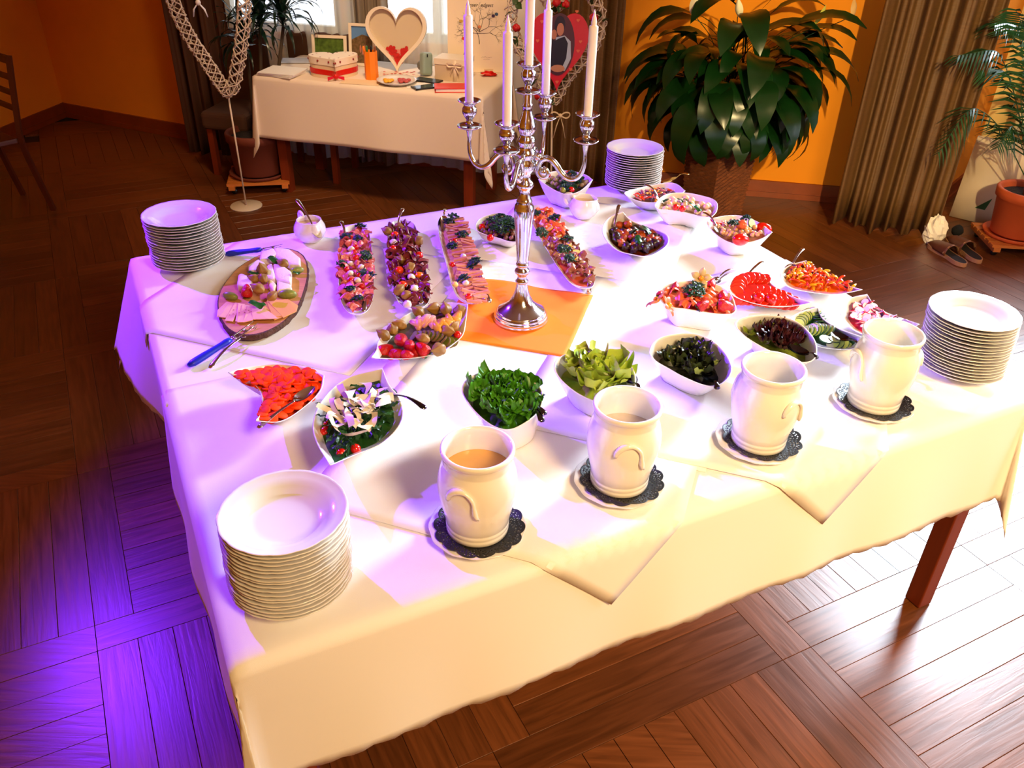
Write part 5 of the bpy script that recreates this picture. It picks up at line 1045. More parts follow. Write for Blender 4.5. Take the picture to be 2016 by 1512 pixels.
# pen holder and pens
c = g(731, 158); t = thing('pen_holder', 'tall orange faceted pen holder in front of the upright photo frame', 'pen holder', (c.x, c.y+.03, GT))
obj('holder', MB().lathe([(0, 0), (.041, 0), (.041, .165), (.038, .165), (.037, .01), (0, .01)], 8).mesh('holder', ORP, False), t)
for k, (m, l, dx) in enumerate([(mat('green_felt', '#2f6a2a', .4), 'green pen at the left of the orange holder', -.014), (BLK, 'black pen in the middle of the orange holder', .004), (mat('brown_pen', '#8a4a24', .4), 'brown pen at the right of the orange holder', .02), (ORP, 'orange pen at the far left of the orange holder', -.026)]):
    obj('pen', MB().lathe([(0, 0), (.005, .002), (.0055, .11), (.0068, .112), (.0068, .160), (.004, .166), (0, .167)], 10).mesh('pen', m), None, (c.x+dx, c.y+.03+.006*k-.008, GT+.028), l, 'pen', 'pens in the orange holder', rot=(.05*k-.05, dx*3, 0))
# heart frame with red hearts
c = g(783, 140); t = thing('heart_display', 'large white heart shaped glass frame filled with small red wooden hearts', 'frame', (c.x, c.y, GT+.012)); t.rotation_euler = (-.10, 0, -.06)
HO = [(x*.192, .205+z*.212) for x, z in heart2(64)]; HI = [(x*.168, .211+z*.186) for x, z in heart2(64)]
mb = MB(); L = lambda P, y: [Vector((x, y, z)) for x, z in P]
mb.rings([L(HI, -.02), L(HO, -.02), L(HO, .02), L(HI, .02), L(HI, -.02)]); zmin = min(z for x, z in HO)
obj('frame', mb.mesh('frame', FRAMEW, False), t); flat('back', HI, .010, .014, mat('heart_back', '#cdbb9c', .6), t); 
flat('pink_print', [(x, z) for x, z in HI if z < .13], .007, .009, mat('pink_print_', '#e0887a', .6), t)
obj('foot', MB().box((0, .0, zmin-.004), (.07, .09, .010)).mesh('foot', FRAMEW, False), t)
hs = slab([(x*.020, z*.020) for x, z in heart2(20)], -.002, .002, REDR).mesh('red_heart', mat('red_wooden_heart', '#c01a10', .5), False)
for k, (x, z) in enumerate([(-.05, .12), (-.03, .125), (-.035, .095), (-.01, .085), (.0, .06), (.015, .045), (.03, .065), (.045, .085), (.06, .1), (.055, .12), (.035, .105), (-.005, .035), (.01, .075), (-.02, .11)]):
    o = obj('wooden_heart', hs, t, (x*1.0, .002-.003*(k % 2), z), rot=(0, rnd.uniform(-1, 1), 0))
# small dish with sweets
c = g(780, 166); t = thing('sweet_dish', 'small white saucer of pink and yellow sweets at the front of the gift table', 'dish', (c.x, c.y+.03, GT))
obj('dish', MB().lathe([(0, .002), (.08, 0), (.108, .012), (.122, .022), (.120, .024), (.105, .014), (.08, .005), (0, .006)], 40).mesh('dish', PLATE), t)
sw = MB().blob((0, 0, 0), .012, seg=10, rg=6, sc=(1, 1, .6)); 
for nm, m, pts in (('pink', mat('pink_sweet', '#b8484a', .5), [(.02, 0), (.05, .01), (.035, .03), (.06, -.02), (.03, -.03), (.07, .02), (.045, -.005), (.015, .03)]), ('yellow', mat('yellow_sweet', '#e8a820', .5), [(-.05, 0), (-.07, .01), (-.04, -.02), (-.06, -.03), (-.03, .005)])):
    me = MB().blob((0, 0, 0), .015, seg=10, rg=6, sc=(1, 1, .6)).mesh('sweet', m)
    for x, y in pts: obj('sweet', me, None, (c.x+x, c.y+.03+y, GT+.016), nm+' sweet in the small white saucer', 'sweet', nm+' sweets in the saucer')
# instant camera
c = g(838, 152); t = thing('camera', 'mint grey instant camera standing on end beside the heart frame', 'camera', (c.x, c.y+.03, GT)); t.rotation_euler = (-.12, .12, .7)
bevel(obj('body', MB().box((0, 0, .072), (.075, .055, .135)).mesh('body', MINT, False), t), .018, 4)
obj('lens', MB().lathe([(0, 0), (.028, 0), (.030, .03), (.024, .036), (0, .034)], 24, M=Matrix.Rotation(-PI/2, 3, 'X'), c=(0, .026, .06)).mesh('lens', mat('camera_lens_ring', '#6a706c', .3)), t)
obj('window', MB().box((-.01, -.028, .12), (.008, .002, .018)).mesh('window', BLK, False), t)
# phone, book, notebook, envelope
def slabbox(name, label, cat, px, py, w, d, h, rz, m, dz=0, parts=()):
    c = g(px, py); t = thing(name, label, cat, (c.x, c.y, GT+dz), rz) if parts else None
    o = obj(name if not parts else 'cover', MB().box((0, 0, h/2), (w, d, h)).mesh(name, m, False), t, None if parts else (c.x, c.y, GT+dz), None if parts else label, None if parts else cat)
    if not parts: o.rotation_euler = (0, 0, rz)
    bevel(o, min(h*.3, .004)); return t or o
ph_ = slabbox('phone', 'dark glossy phone lying at the front edge of the gift table', 'phone', 836, 173, .15, .08, .010, .55, PHONE)
slabbox('notebook', 'black edged notebook lying behind the phone', 'notebook', 842, 160, .17, .09, .010, -.45, BLK); slabbox('note_card', 'white note card lying under the notebook', 'card', 826, 168, .16, .12, .002, .2, PAPER, -.0005)
t = slabbox('red_book', 'red covered book at the right front of the gift table', 'book', 892, 177, .22, .13, .004, .12, REDB, 0, (1,))
obj('pages', MB().box((.002, 0, .012), (.21, .12, .016)).mesh('pages', PAPER, False), t); obj('top_cover', MB().box((0, 0, .022), (.22, .13, .004)).mesh('top_cover', REDB, False), t)
slabbox('kraft_envelope', 'tan envelope lying between the heart box and the saucer', 'envelope', 712, 162, .24, .12, .002, -.15, CARD)
# white gift box with satin bow
c = g(893, 160); t = thing('white_gift_box', 'square white gift box with a satin bow in front of the tree picture', 'gift box', (c.x, c.y+.07, GT), GA)
obj('box', MB().box((0, 0, .05), (.200, .15, .10)).mesh('box', mat('pearl_box', '#cdb698', .5), False), t); obj('lid', MB().box((0, 0, .112), (.208, .158, .034)).mesh('lid', mat('pearl_lid', '#e6d8c2', .5), False), t)
mb = MB(); mb.box((.03, -.0805, .06), (.022, .002, .13))
for s in (-1, 1):
    P = crom([Vector(p) for p in [(.03, -.084, .095), (.03+s*.02, -.092, .112), (.03+s*.045, -.090, .108), (.03+s*.040, -.087, .088), (.03, -.084, .093)]], 5, False); mb.tube(P, .0055, 6, flat=.3)
    mb.tube([Vector((.03, -.084, .093)), Vector((.03+s*.018, -.088, .07)), Vector((.03+s*.028, -.087, .045))], .006, 6, flat=.25)
obj('bow', mb.mesh('bow', mat('satin_ribbon', '#e8d4bc', .35)), t)
c = g(862, 122); obj('paper_flowers', MB().blob((0, 0, .02), .03, nz=.8, seg=16, rg=10, sc=(1.6, .8, .8), fq=6).mesh('paper_flowers', CARD), None, (c.x, c.y, GT), 'cream paper garland lying behind the white gift box', 'garland')
c = g(962, 150); obj('red_ribbon_heap', MB().blob((0, 0, .014), .035, nz=.9, seg=16, rg=8, sc=(1.2, .8, .4), fq=5).mesh('red_ribbon_heap', REDR), None, (c.x, c.y, GT+.003), 'crumpled red ribbon lying right of the white gift box', 'ribbon')
c = g(978, 141); obj('small_box', MB().box((0, 0, .012), (.17, .06, .022)).mesh('small_box', CARD, False), None, (c.x, c.y, GT), 'flat patterned box lying at the right rear of the gift table', 'box', rot=(0, 0, .2))
# confetti
cm = mat('red_confetti', '#c8281c', .6); cmesh = [slab([(x*.009, z*.009) for x, z in heart2(12)], 0, .001, m_).mesh('confetti', m_, False) for m_ in (cm, PINK)]
for k in range(44):
    px, py = rnd.uniform(742, 818), rnd.uniform(141, 153); c = g(px, py); obj('confetti', cmesh[k % 2], None, (c.x, c.y, GT+.001), 'small paper heart scattered in front of the heart frame', 'confetti', 'paper hearts scattered on the gift table', rot=(PI/2, 0, rnd.uniform(0, 6)))
# tree picture
a, b = g(888, 142), g(1012, 140); w = .40; c = (a+b)/2
t = thing('tree_picture', 'tall cream picture board with a thumbprint tree and a dark couple', 'picture', (a.x+w/2-.02, a.y+.02, GT)); t.rotation_euler = (-.07, 0, .02)
obj('board', MB().box((0, 0, .31), (w, .02, .62)).mesh('board', mat('poster_cream', '#f3dfc0', .8), False), t)
def line2(mb, P, r0, r1, y=-.0105): mb.tube([Vector((x, y, z)) for x, z in P], [r0+(r1-r0)*k/(len(P)-1) for k in range(len(P))], 5, flat=.4)
mb = MB(); tr = random.Random(5)
def branch(x, z, a, l, r, dep):
    P = [(x, z)]; aa = a
    for k in range(4): aa += tr.uniform(-.22, .22); x += math.cos(aa)*l/4; z += math.sin(aa)*l/4; P.append((x, z))
    line2(mb, P, r, r*.6)
    if dep > 0:
        for s in (-1, 1)+((tr.choice((-1, 1)),) if tr.random() < .5 else ()): branch(x, z, aa+s*tr.uniform(.35, .85), l*tr.uniform(.6, .8), r*.6, dep-1)
branch(0, .17, PI/2, .075, .0055, 1)
for a_ in (.15, .6, 1.1, 1.6, 2.1, 2.6, 3.0): branch(.0, .23+.02*math.sin(a_), a_, .065, .0035, 3)
obj('tree_print', mb.mesh('tree_print', INK), t)
for x, z, col in ((.105, .345, '#3a5a7a'), (.085, .335, '#4a3050'), (-.10, .20, '#d8481c'), (-.115, .30, '#c8a03c'), (-.08, .295, '#d88a8a'), (.0, .27, '#e08a5a'), (-.055, .175, '#e0b040'), (-.09, .325, '#d8b050')):
    o = flat('thumbprint', ell2(x, z, .011, .009, 12), -.0125, -.0102, mat('print'+col, col, .7), t)
cp_ = [(-.125, .07), (-.115, .066), (-.085, .066), (-.082, .07), (-.079, .062), (-.070, .062), (-.072, .09), (-.073, .115), (-.078, .128), (-.086, .132), (-.090, .125), (-.096, .122), (-.100, .105), (-.094, .098), (-.105, .080)]
flat('couple_print', cp_, -.0122, -.0102, INK, t)
mb = MB()
for z, n, x0, dx, am in ((.093, 9, .012, .0085, .0035), (.080, 6, .026, .008, .0025)): line2(mb, [(x0+dx*k, z+am*(1 if k % 2 else -1)*(1-.4*(k % 3))) for k in range(n)], .0008, .0008)
obj('small_lettering', mb.mesh('small_lettering', INK), t)
def text(body, size, M, m, parent, name='lettering', ext=.0004, shear=.3):
    cu_ = bpy.data.curves.new(name, 'FONT'); cu_.body = body; cu_.size = size; cu_.extrude = ext; cu_.shear = shear; cu_.align_x = 'CENTER'
    o = bpy.data.objects.new(name, cu_); COL.objects.link(o); me = bpy.data.meshes.new_from_object(o.evaluated_get(bpy.context.evaluated_depsgraph_get())); bpy.data.objects.remove(o)
    me.materials.clear(); me.materials.append(m); q = obj(name, me, parent); q.matrix_local = M; return q
text('Unser  edgest', .030, Matrix.Translation((-.002, -.0112, .385)) @ Matrix.Rotation(PI/2, 4, 'X'), INK, t)

# ================================================================== WILLOW HEARTS ON STANDS
def willow(cl, r, m, name, parent, strands=5, turns=16, seed=0):
    P = crom([tuple(p) for p in cl], 10, True); n = len(P); mb = MB(); rr = random.Random(seed)
    tang = [(P[(i+1) % n]-P[i-1]).normalized() for i in range(n)]; up = Vector((0, 1, 0))
    for d in (1, -1):
        for s in range(strands):
            pts = []
            for i in range(n*2):
                j = i/2; i0 = int(j) % n; i1 = (i0+1) % n; q = P[i0].lerp(P[i1], j-int(j)); tg = tang[i0]; a = tg.cross(up).normalized(); b = up
                th = d*2*PI*(turns*j/n)+2*PI*s/strands; k = r*(1+.12*math.sin(i*1.7+s*2))
                pts.append(q+a*(k*math.cos(th))+b*(k*math.sin(th)))
            mb.tube(pts, .0040, 4, closed=True)
    for s in range(3):
        th = 2*PI*s/3; pts = [P[i]+tang[i].cross(up).normalized()*(r*math.cos(th))+up*(r*math.sin(th))+Vector((rr.uniform(-.003, .003),)*3) for i in range(n)]; mb.tube(pts, .004, 5, closed=True)
    return obj(name, mb.mesh(name, m), parent)
hy = 5.07; b = at(485, 406, 0)
t = thing('willow_heart', 'bare whitewashed willow heart on a thin stand with a round white foot, at left', 'decoration', (b.x, b.y, 0))
rel = lambda p: p-Vector((b.x, b.y, 0))
obj('foot', MB().lathe([(0, .008), (.097, .008), (.100, .004), (.100, 0), (0, 0)], 40).mesh('foot', mat('white_metal_foot', '#cbbca6', .5)), t)
tip = rel(aty(450, 192, hy))
obj('pole', MB().tube([Vector((0, 0, .006)), tip], .0055, 8).mesh('pole', WIREW), t)
cl = [rel(aty(x, y, hy)) for x, y in [(452, 180), (468, 130), (476, 80), (481, 20), (478, -45), (455, -95), (420, -100), (398, -60), (388, -85), (365, -110), (338, -90), (330, -40), (347, 20), (373, 72), (405, 120), (433, 162)]]
willow(cl, .036, WIREW, 'heart_ring', t, 3, 13, 1)
c = rel(aty(390, 5, 5.05)); mb = MB()
for s in (-1, 1): mb.tube([c, c+Vector((s*.03, 0, -.035)), c+Vector((s*.04, .005, -.075))], [.008, .012, .007], 6, flat=.3)
mb.blob(c, .016, seg=8, rg=6); obj('bow', mb.mesh('bow', mat('white_satin_bow', '#e8e0dc', .4)), t)
hy = 5.05; b = Vector((.215, 5.05, 0)); 
t = thing('willow_heart', 'willow heart wreath with red roses and ivy on a stand, behind the silver candelabra', 'decoration', b)
rel = lambda p: p-b
obj('foot', MB().lathe([(0, .008), (.097, .008), (.100, .004), (.100, 0), (0, 0)], 40).mesh('foot', mat('white_metal_foot', '#cbbca6', .5)), t)
tip = rel(aty(1087, 206, hy)); obj('pole', MB().tube([Vector((0, 0, .006)), tip], .006, 8).mesh('pole', WIREW), t)
cl = [rel(aty(x, y, hy)) for x, y in [(1088, 196), (1108, 165), (1135, 130), (1163, 100), (1181, 55), (1176, 10), (1150, -18), (1115, -12), (1092, 12), (1068, -14), (1035, -20), (1010, 8), (1006, 50), (1022, 92), (1048, 130), (1070, 168)]]
willow(cl, .034, WIREW, 'heart_ring', t, 3, 12, 2)
rose = MB(); 
for q in range(5): rose.blob((0.006*math.cos(q*1.3), .006*math.sin(q*1.3), .004*q-.008), .020-.002*q, nz=.3, seg=12, rg=7, sc=(1, 1, .8), fq=4+q)
ROSE = rose.mesh('rose', mat('red_silk_rose', '#b80c10', .5)); iv = [leaf(.06, .05, mat('ivy_leaf', '#33501c', .5, var=.3), droop=.6, n=6, name='ivy_leaf')]
for x, y in ((1097, 5), (1167, 35), (1018, 55), (1060, 235 if 0 else 190), (1112, 8)): obj('rose', ROSE, t, rel(aty(x, y, hy-.03)), rot=(1.4, 0, rnd.uniform(0, 6)))
for k in range(34):
    p = cl[k % 16].lerp(cl[(k+1) % 16], rnd.random()); obj('ivy_leaf', iv[0], t, p+Vector((rnd.uniform(-.02, .02), -.02-rnd.random()*.02, rnd.uniform(-.02, .02))), rot=(rnd.uniform(-1, 1), rnd.uniform(-1.4, 1.4), rnd.uniform(0, 6)), scale=rnd.uniform(.7, 1.2))
c = rel(aty(1103, 228, 5.0)); mb = MB(); mb.blob(c, .014, seg=8, rg=6)
for s in (-1, 1): mb.tube(crom([tuple(c), tuple(c+Vector((s*.03, 0, .02))), tuple(c+Vector((s*.055, 0, .012))), tuple(c+Vector((s*.04, 0, -.012))), tuple(c)], 4, False), .011, 6, flat=.35); mb.tube([c, c+Vector((s*.02, 0, -.06)), c+Vector((s*.035, 0, -.13))], [.006, .013, .009], 6, flat=.25)
obj('bow', mb.mesh('bow', mat('cream_fabric_bow', '#d8c09c', .6)), t)
# red heart with the couple's photo
c = aty(1100, 92, 4.98); t = thing('photo_heart', 'red heart shaped photo frame of a couple hanging inside the willow wreath', 'frame', c); t.rotation_euler = (0, 0, .05)
flat('heart', [(x*.165, z*.235-.0) for x, z in heart2(48)], 0, .012, mat('red_foil_heart', '#c8140c', .35), t)
fe = [(x, z) for x, z in ell2(0, .01, .088, .165, 30)]
flat('photo', fe, -.004, 0, mat('photo_warm_backdrop', '#4a1c10', .35), t)
for nm, pts, col in (('shirt_print', [(-.02, .05), (.03, .06), (.065, .03), (.072, -.06), (.04, -.13), (-.01, -.12)], '#a8b4c8'), ('vest_print', [(-.03, .03), (.0, .045), (.03, .055), (.05, .02), (.045, -.06), (.02, -.12), (-.06, -.10), (-.065, -.02)], '#120f14'), ('hair_print', ell2(.0, .115, .030, .048, 14), '#1c0e0a'), ('dark_dress_print', [(-.07, .02), (-.03, .04), (-.02, -.05), (-.06, -.08)], '#1a1016'), ('face_print', ell2(.004, .092, .020, .034, 14), '#b8785a'), ('second_face_print', ell2(-.030, .065, .016, .026, 12), '#b07050'), ('hands_print', ell2(.0, -.115, .04, .020, 12), '#b88060')):
    k_ = ['shirt_print', 'vest_print', 'hair_print', 'dark_dress_print', 'face_print', 'second_face_print', 'hands_print'].index(nm); flat(nm, pts, -.0046-.0006*k_, -.0038-.0003*k_, mat('photo_'+nm, col, .4), t)
hh = slab([(x*.010, z*.010) for x, z in heart2(12)], -.003, 0, CARD).mesh('small_heart', mat('orange_foil_heart', '#d86a3a', .4), False)
for x, z in ((-.1, .13), (.10, .14), (.12, .03), (.11, -.02), (-.12, .03), (.075, -.12), (0, -.19), (.09, .185)): obj('small_heart', hh, t, (x, -.001, z))

# ================================================================== POTTED PLANTS
def blade(name, l, w, m, base_elev, droop, n=12, pet=0, seed=0, narrow=False):
    """arching leaf: petiole then blade, in local x-z"""
    rr = random.Random(seed); pts = []; x = z = 0; N = 16; tot = pet+l; e = base_elev
    for i in range(N+1):
        pts.append((x, z, i/N)); st_ = tot/N; e -= droop/N*(1.6*i/N+.2); x += st_*math.cos(e); z += st_*math.sin(e)
    tp = pet/tot
    def fn(a, b):
        i = b*N; k = min(N-1, int(i)); q = i-k; X = pts[k][0]*(1-q)+pts[k+1][0]*q; Z = pts[k][1]*(1-q)+pts[k+1][1]*q
        if b < tp: wd = .0035
        else:
            s = (b-tp)/(1-tp); wd = w*.5*(math.sin(PI*min(1, s**.75*.98+.02))**(.75 if not narrow else .5))*(1 if not narrow else (1-.6*s))+.0015
        ss = (a-.5)*2; return Vector((X, ss*wd+.01*math.sin(b*4+seed)*b, Z-abs(ss)*wd*-.22+.004*math.sin(b*22+ss*2+seed)*abs(ss)))
    return MB().grid(fn, 4, N).mesh(name, m)
# peace lily in wicker planter
PC = Vector((1.275, 5.255, 0)); pa_ = math.radians(31)
t = thing('wicker_planter', 'tall square woven wicker planter in front of the orange wall', 'planter', PC, pa_)
def sq(s, z, cnt=8):
    o = []
    for k in range(4):
        a0 = PI/4+k*PI/2; a1 = a0+PI/2; A = Vector((math.cos(a0), math.sin(a0), 0))*s*.7071; Bb = Vector((math.cos(a1), math.sin(a1), 0))*s*.7071
        for j in range(cnt): o.append(A.lerp(Bb, j/cnt)+Vector((0, 0, z)))
    return o
wk = []; NZ = 46
for k in range(NZ+1):
    z = .62*k/NZ; s = .27+.06*k/NZ; L_ = sq(s, z, 10)
    for j, p in enumerate(L_): q = p.copy(); q.z = 0; q.normalize(); L_[j] = p+q*(.005*math.cos(k*PI+(j % 2)*PI)+.004*noise.noise(Vector((j*1.3, k*.7, 1.5))))
    wk.append(L_)
wk += [sq(.32, .625, 10), sq(.30, .615, 10), sq(.29, .50, 10)]
obj('body', MB().rings(wk, cap0=True, cap1=False).mesh('body', WICKER, False), t)
obj('soil', MB().rings([sq(.292, .56, 4)], cap1=True).mesh('soil', SOIL, False), t)
t = thing('peace_lily', 'large dark leafy peace lily with white and pale green spathes, in the wicker planter', 'plant', PC+Vector((0, 0, .56)))
var = [blade('leaf', .34, .135, LEAFD, e, d, pet=p, seed=k) for k, (e, d, p) in enumerate([(1.4, 2.7, .50), (1.25, 2.5, .46), (1.05, 2.6, .40), (.85, 2.7, .30), (1.48, 2.0, .62), (.6, 2.6, .24), (1.35, 3.0, .44), (1.15, 3.1, .46)])]
wall_ang = math.atan2(-.164, 1)
for k in range(250):
    v = k % 8; a = rnd.uniform(0, 2*PI); s = rnd.uniform(.72, 1.18)
    dirv = Vector((math.cos(a), math.sin(a))); toward = dirv.x*math.sin(-wall_ang)+dirv.y*math.cos(wall_ang)
    if toward > .05: s *= max(.34, 1-toward*.95)
    o = obj('leaf', var[v], t, (rnd.uniform(-.07, .07), rnd.uniform(-.07, .05), rnd.uniform(-.0, .05) if k % 5 else rnd.uniform(.15, .34)), rot=(rnd.uniform(-.25, .25), rnd.uniform(-.15, .25), a), scale=s)
low = [blade('leaf', .32, .12, LEAFD, .95, 3.3, pet=.26, seed=k+20) for k in range(3)]
for k in range(22): obj('leaf', low[k % 3], t, (rnd.uniform(-.08, .08), -.06, 0), rot=(rnd.uniform(-.3, .3), rnd.uniform(-.1, .3), rnd.uniform(-2.9, -.2)), scale=rnd.uniform(.8, 1.15))
def spathe(px, py, y, m, s, rz, tilt):
    p = aty(px, py, y)-(PC+Vector((0, 0, .56))); mb = MB().grid(lambda a, b: Vector((.012*(1-b)*math.cos(a*PI)*0+.055*s*math.sin(PI*b**.8)*(a-.5)*.95, -.02*s*(1-(2*a-1)**2)*math.sin(PI*b), .12*s*(b-.5))), 6, 10); 
    o = obj('spathe', mb.mesh('spathe', m), t, p, rot=(tilt, .3*rz, rz))
    q = [Vector((0, 0, 0)), p*.5+Vector((0, 0, .12)), p-Vector((0, 0, .05*s))]; obj('flower_stem', MB().tube(crom([tuple(v) for v in q], 6, False), .0025, 5).mesh('flower_stem', PALM), t)
spathe(1368, 5, 5.0, SPATHE, 1.1, .3, .1); spathe(1455, 15, 4.95, SPATHE, .9, -.6, .2); spathe(1614, 30, 4.98, SPATHG, 1.0, 1.0, .3); spathe(1680, 15, 5.0, mat('withered_spathe', '#c8a060', .6), .9, .6, -.3)
# dracaenas behind the gift table
PB = Vector((-1.74, 5.50, 0)); ttm = thing('plant_trolley', 'wooden slatted plant trolley on the dark floor under the gift table corner', 'trolley', (PB.x, PB.y, 0), .2)
def trolley(t, w):
    for k in range(6): obj('slat', MB().box((0, -w/2+w*(k+.5)/6, .072), (w, w/6*.72, .016)).mesh('slat', PINE, False), t)
    for s in (-1, 1): obj('rail', MB().box((s*(w/2-.03), 0, .052), (.04, w, .024)).mesh('rail', PINE, False), t)
    for sx in (-1, 1):
        for sy in (-1, 1): obj('caster', MB().lathe([(0, -.008), (.018, -.008), (.02, 0), (.018, .008), (0, .008)], 14, M=Matrix.Rotation(PI/2, 3, 'X'), c=(sx*(w/2-.04), sy*(w/2-.05), .0205)).mesh('caster', BLK), t)
trolley(ttm, .40)
def pot(label, c, z, r0, r1, h, name='terracotta_pot', m=TERRA, loam=True):
    t = thing(name, label, 'pot', (c.x, c.y, z)); obj('body', MB().lathe([(0, 0), (r0, 0), (r0+.004, .008), (r1-.004, h*.78), (r1+.008, h*.80), (r1+.012, h*.97), (r1+.006, h), (r1-.008, h), (r1-.014, h*.95), (r0-.01, .03), (0, .03)], 48).mesh('body', m), t)
    if loam: obj('soil', MB().lathe([(0, h*.87), (r1*.5, h*.875), (r1-.012, h*.86)], 30).mesh('soil', SOIL), t)
    obj('saucer', MB().lathe([(0, -.018), (r0+.03, -.018), (r0+.045, .006), (r0+.040, .008), (r0+.02, -.01), (0, -.01)], 40).mesh('saucer', m), t); return t
pot('dark terracotta plant pot behind the left corner of the gift table', PB, .100, .15, .175, .27, m=mat('dark_terracotta', '#6a2c16', .7))
def dracaena(label, base, heads, stemh, seed):
    rr = random.Random(seed); t = thing('dracaena', label, 'plant', base)
    vs_ = [blade('leaf', .34, .030, DRAC, e, d, seed=k, narrow=True) for k, (e, d) in enumerate([(1.3, 1.6), (1.1, 2.2), (.8, 2.6), (.5, 2.6), (.2, 2.0), (1.45, .9)])]
    for hx, hy_, hz2 in heads:
        obj('stem', MB().tube([Vector((hx*.3, hy_*.3, 0)), Vector((hx*.7, hy_*.7, hz2*.5)), Vector((hx, hy_, hz2))], .011, 8).mesh('stem', mat('brown_stem', '#3a2a18', .8)), t)
        for k in range(38):
            a = k*2.4; obj('leaf', vs_[k % 6], t, (hx, hy_, hz2+.02*(k % 5)), rot=(rr.uniform(-.15, .15), rr.uniform(-.2, .2), a), scale=rr.uniform(.7, 1.1))
h1 = aty(512, 55, 5.60)-Vector((PB.x, PB.y, .33)); h2 = aty(558, 52, 5.66)-Vector((PB.x, PB.y, .33))
dracaena('spiky dark dracaena with two heads of arching leaves by the left window', Vector((PB.x, PB.y, .33)), [tuple(h1), tuple(h2), (h1.x-.12, h1.y+.05, h1.z-.14)], .6, 3)
# right hand palm, pot, trolley
fr = at(2002, 476, .09); QC = Vector((fr.x+.045, fr.y+.125, 0))
trc = thing('plant_trolley', 'pale slatted wooden plant trolley under the terracotta pot at right', 'trolley', (QC.x, QC.y, 0), math.radians(-5)); trolley(trc, .37)
pot('orange terracotta pot with a rolled rim standing on the trolley at right', QC, .099, .135, .165, .27)
t = thing('potted_palm', 'feathery palm with arching fronds growing in the orange terracotta pot', 'plant', (QC.x, QC.y, .33))
for k in range(4): obj('trunk', MB().tube([Vector((.02*math.cos(k*1.6), .02*math.sin(k*1.6), 0)), Vector((.05*math.cos(k*1.6), .05*math.sin(k*1.6), .14)), Vector((.07*math.cos(k*1.6), .07*math.sin(k*1.6), .30))], [.014, .010, .007], 8).mesh('trunk', mat('palm_trunk', '#a8542a', .8, var=.3)), t)
def frond(tipv, mid, seed):
    rr = random.Random(seed); P = crom([(0, 0, .05), tuple(mid), tuple(tipv)], 12, False); mb = MB(); mb.tube(P, [.0035*(1-.7*i/len(P)) for i in range(len(P))], 5); n = len(P)
    for i in range(6, n):
        for s in (-1, 1):
            tg = (P[min(i+1, n-1)]-P[i-1]).normalized(); side = tg.cross(Vector((0, 0, 1))).normalized()*s; l = .15*math.sin(PI*min(1, (i-4)/(n-3)*.85+.12))+.03
            d = (side*.75+tg*.65+Vector((0, 0, -.35+rr.uniform(-.15, .1)))).normalized(); e = tg*.006; q = P[i]
            mb.add([q-e, q+e, q+d*l*.5+e+Vector((0, 0, .004)), q+d*l*.5-e, q+d*l+Vector((0, 0, -l*.25))], [(0, 1, 2, 3), (3, 2, 4)])
    obj('frond', mb.mesh('frond', PALM), t)
o_ = Vector((QC.x, QC.y, .33))
for k, (tx, ty, tyy, mx, my, myy) in enumerate([(1848, 300, 4.62, 1925, 215, 4.75), (1890, 108, 4.7, 1970, 110, 4.75), (1935, 130, 4.9, 1985, 150, 4.85), (1960, 45, 4.8, 2005, 60, 4.85), (2030, 100, 4.5, 2010, 190, 4.65), (1965, 290, 4.6, 1995, 250, 4.7), (2080, 150, 4.9, 2050, 160, 4.85), (2090, 260, 4.5, 2060, 200, 4.6), (2000, 20, 4.6, 2020, 80, 4.7), (2040, 40, 5.0, 2030, 100, 4.9)]):
    frond(aty(tx, ty, tyy)-o_, aty(mx, my, myy)-o_, k)
# paper bag with a green mark
a = at(1868, 426, 0); ang = math.radians(-38); t = thing('paper_bag', 'cream paper carrier bag with a green mark standing behind the terracotta pot', 'bag', (a.x, a.y, 0), ang)
W2, D2, H2 = .46, .10, .50
mb = MB(); mb.rings([[Vector((x*W2+.0, y*D2*(1-.7*q)+.10*q+.002, .003+z)) for x, y in ((0, 0), (.5, -.05*q), (1, 0), (1, 1), (.5, 1), (0, 1))] for q, z in ((0, 0), (.3, .15), (.6, .32), (1, H2))], cap0=True)
bag = obj('sack', mb.mesh('sack', BRICKP), t); solid(bag, .001)
obj('folded_top', MB().box((W2/2, .10, H2-.05), (W2*.98, .012, .10)).mesh('folded_top', BRICKP, False), t)
flat('green_mark', [(.13, .09), (.19, .09), (.21, .17)], .012, .018, mat('green_print', '#2a5a2c', .7), t)
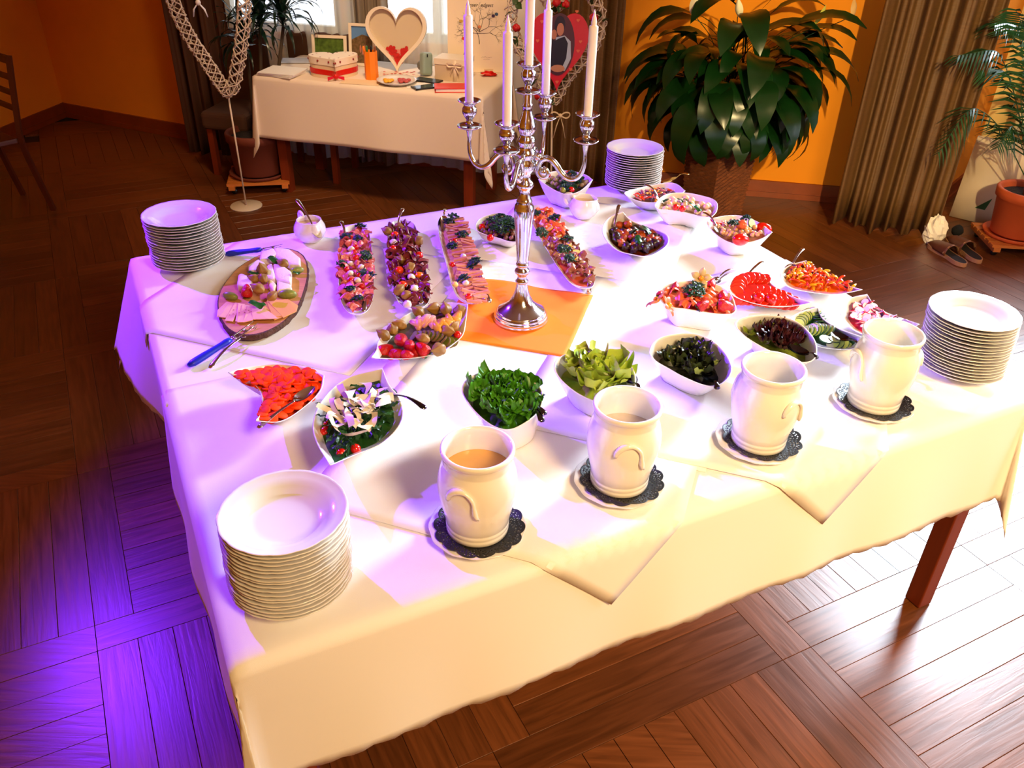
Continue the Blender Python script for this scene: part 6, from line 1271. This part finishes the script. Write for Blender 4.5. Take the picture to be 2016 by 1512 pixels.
# shoes
def clog(label, heel, toe):
    h_, t_ = at(*heel, 0), at(*toe, 0); d = t_-h_; L = d.length; s = thing('clog', label, 'shoe', h_, math.atan2(d.y, d.x)); s['group'] = 'pair of brown clogs'
    out = crom([Vector(p) for p in [(0, 0, 0), (.04*L/.28, -.036, 0), (.14*L/.28, -.034, 0), (.22*L/.28, -.048, 0), (L*.97, -.03, 0), (L, 0, 0), (L*.96, .036, 0), (.20*L/.28, .046, 0), (.12*L/.28, .034, 0), (.04*L/.28, .036, 0)]], 4)
    obj('sole', MB().rings([[v+Vector((0, 0, .001)) for v in out], [v*1.0+Vector((0, 0, .024)) for v in out]], cap0=True, cap1=True).mesh('sole', CORKM, False), s)
    def up(a, b):
        x = L*(.40+.58*a); th = PI*b; w = .049*(1-.55*max(0, a-.55)**1.2*2); hgt = .062*(1-a*.55)*(1-max(0, a-.85)*3); return Vector((x, -w*math.cos(th), .020+hgt*math.sin(th)**.7))
    o = obj('upper', MB().grid(up, 10, 12).mesh('upper', BRSH), s); solid(o, .003)
    obj('strap', MB().tube([Vector((L*.46, -.05, .03)), Vector((L*.44, -.03, .070)), Vector((L*.44, .0, .080)), Vector((L*.44, .03, .070)), Vector((L*.46, .05, .03))], .009, 6, flat=.4).mesh('strap', CORKM), s)
    obj('footbed', MB().rings([[Vector((v.x*.94+.006, v.y*.86, .0245)) for v in out]], cap1=True).mesh('footbed', mat('dark_footbed', '#1c0f0a', .9), False), s)
clog('brown leather clog nearest the camera, beside the curtain', (1899, 527), (1832, 484)); clog('brown leather clog behind the other one, beside the plant trolley', (1928, 520), (1868, 474))
c = at(1886, 478, 0); obj('dark_sock', MB().blob((0, 0, .03), .034, nz=.2, seg=14, rg=9).mesh('dark_sock', mat('black_wool', '#08080a', .95)), None, (c.x, c.y+.05, .03), 'small round black pompom lying behind the clogs', 'pompom')
c = at(1836, 486, 0); obj('crumpled_paper', MB().blob((0, 0, .075), .082, nz=.28, seg=22, rg=14, sc=(.8, .7, 1.15), fq=5).mesh('crumpled_paper', mat('white_crumpled_paper', '#efe6d4', .8), False), None, (c.x+.02, c.y+.07, 0), 'crumpled white paper standing between the curtain and the clogs', 'paper')
# chair at the left
b = at(100, 415, 0); t = thing('slatted_chair', 'dark wooden chair with a slatted back at the far left edge', 'chair', (b.x, b.y, 0), math.radians(52))
DW = mat('dark_chair_wood', '#5a2410', .4, var=.2)
for y_ in (0, .40):
    P = [Vector((0.02, y_, 0)), Vector((-.02, y_, .22)), Vector((-.05, y_, .44)), Vector((-.03, y_, .62)), Vector((.015, y_, .92))]; P = crom([tuple(p) for p in P], 4, False)
    obj('leg', MB().tube(P, .019, 4).mesh('leg', DW, False), t); obj('leg', MB().box((-.40, y_, .22), (.035, .035, .44)).mesh('leg', DW, False), t)
for z, x in ((.895, .012), (.80, -.002), (.715, -.014), (.63, -.026)): obj('back_slat', MB().box((x, .20, z), (.016, .38, .045 if z > .85 else .030)).mesh('back_slat', DW, False), t)
bevel(obj('seat', MB().box((-.27, .20, .455), (.40, .42, .035)).mesh('seat', DW, False), t), .01)
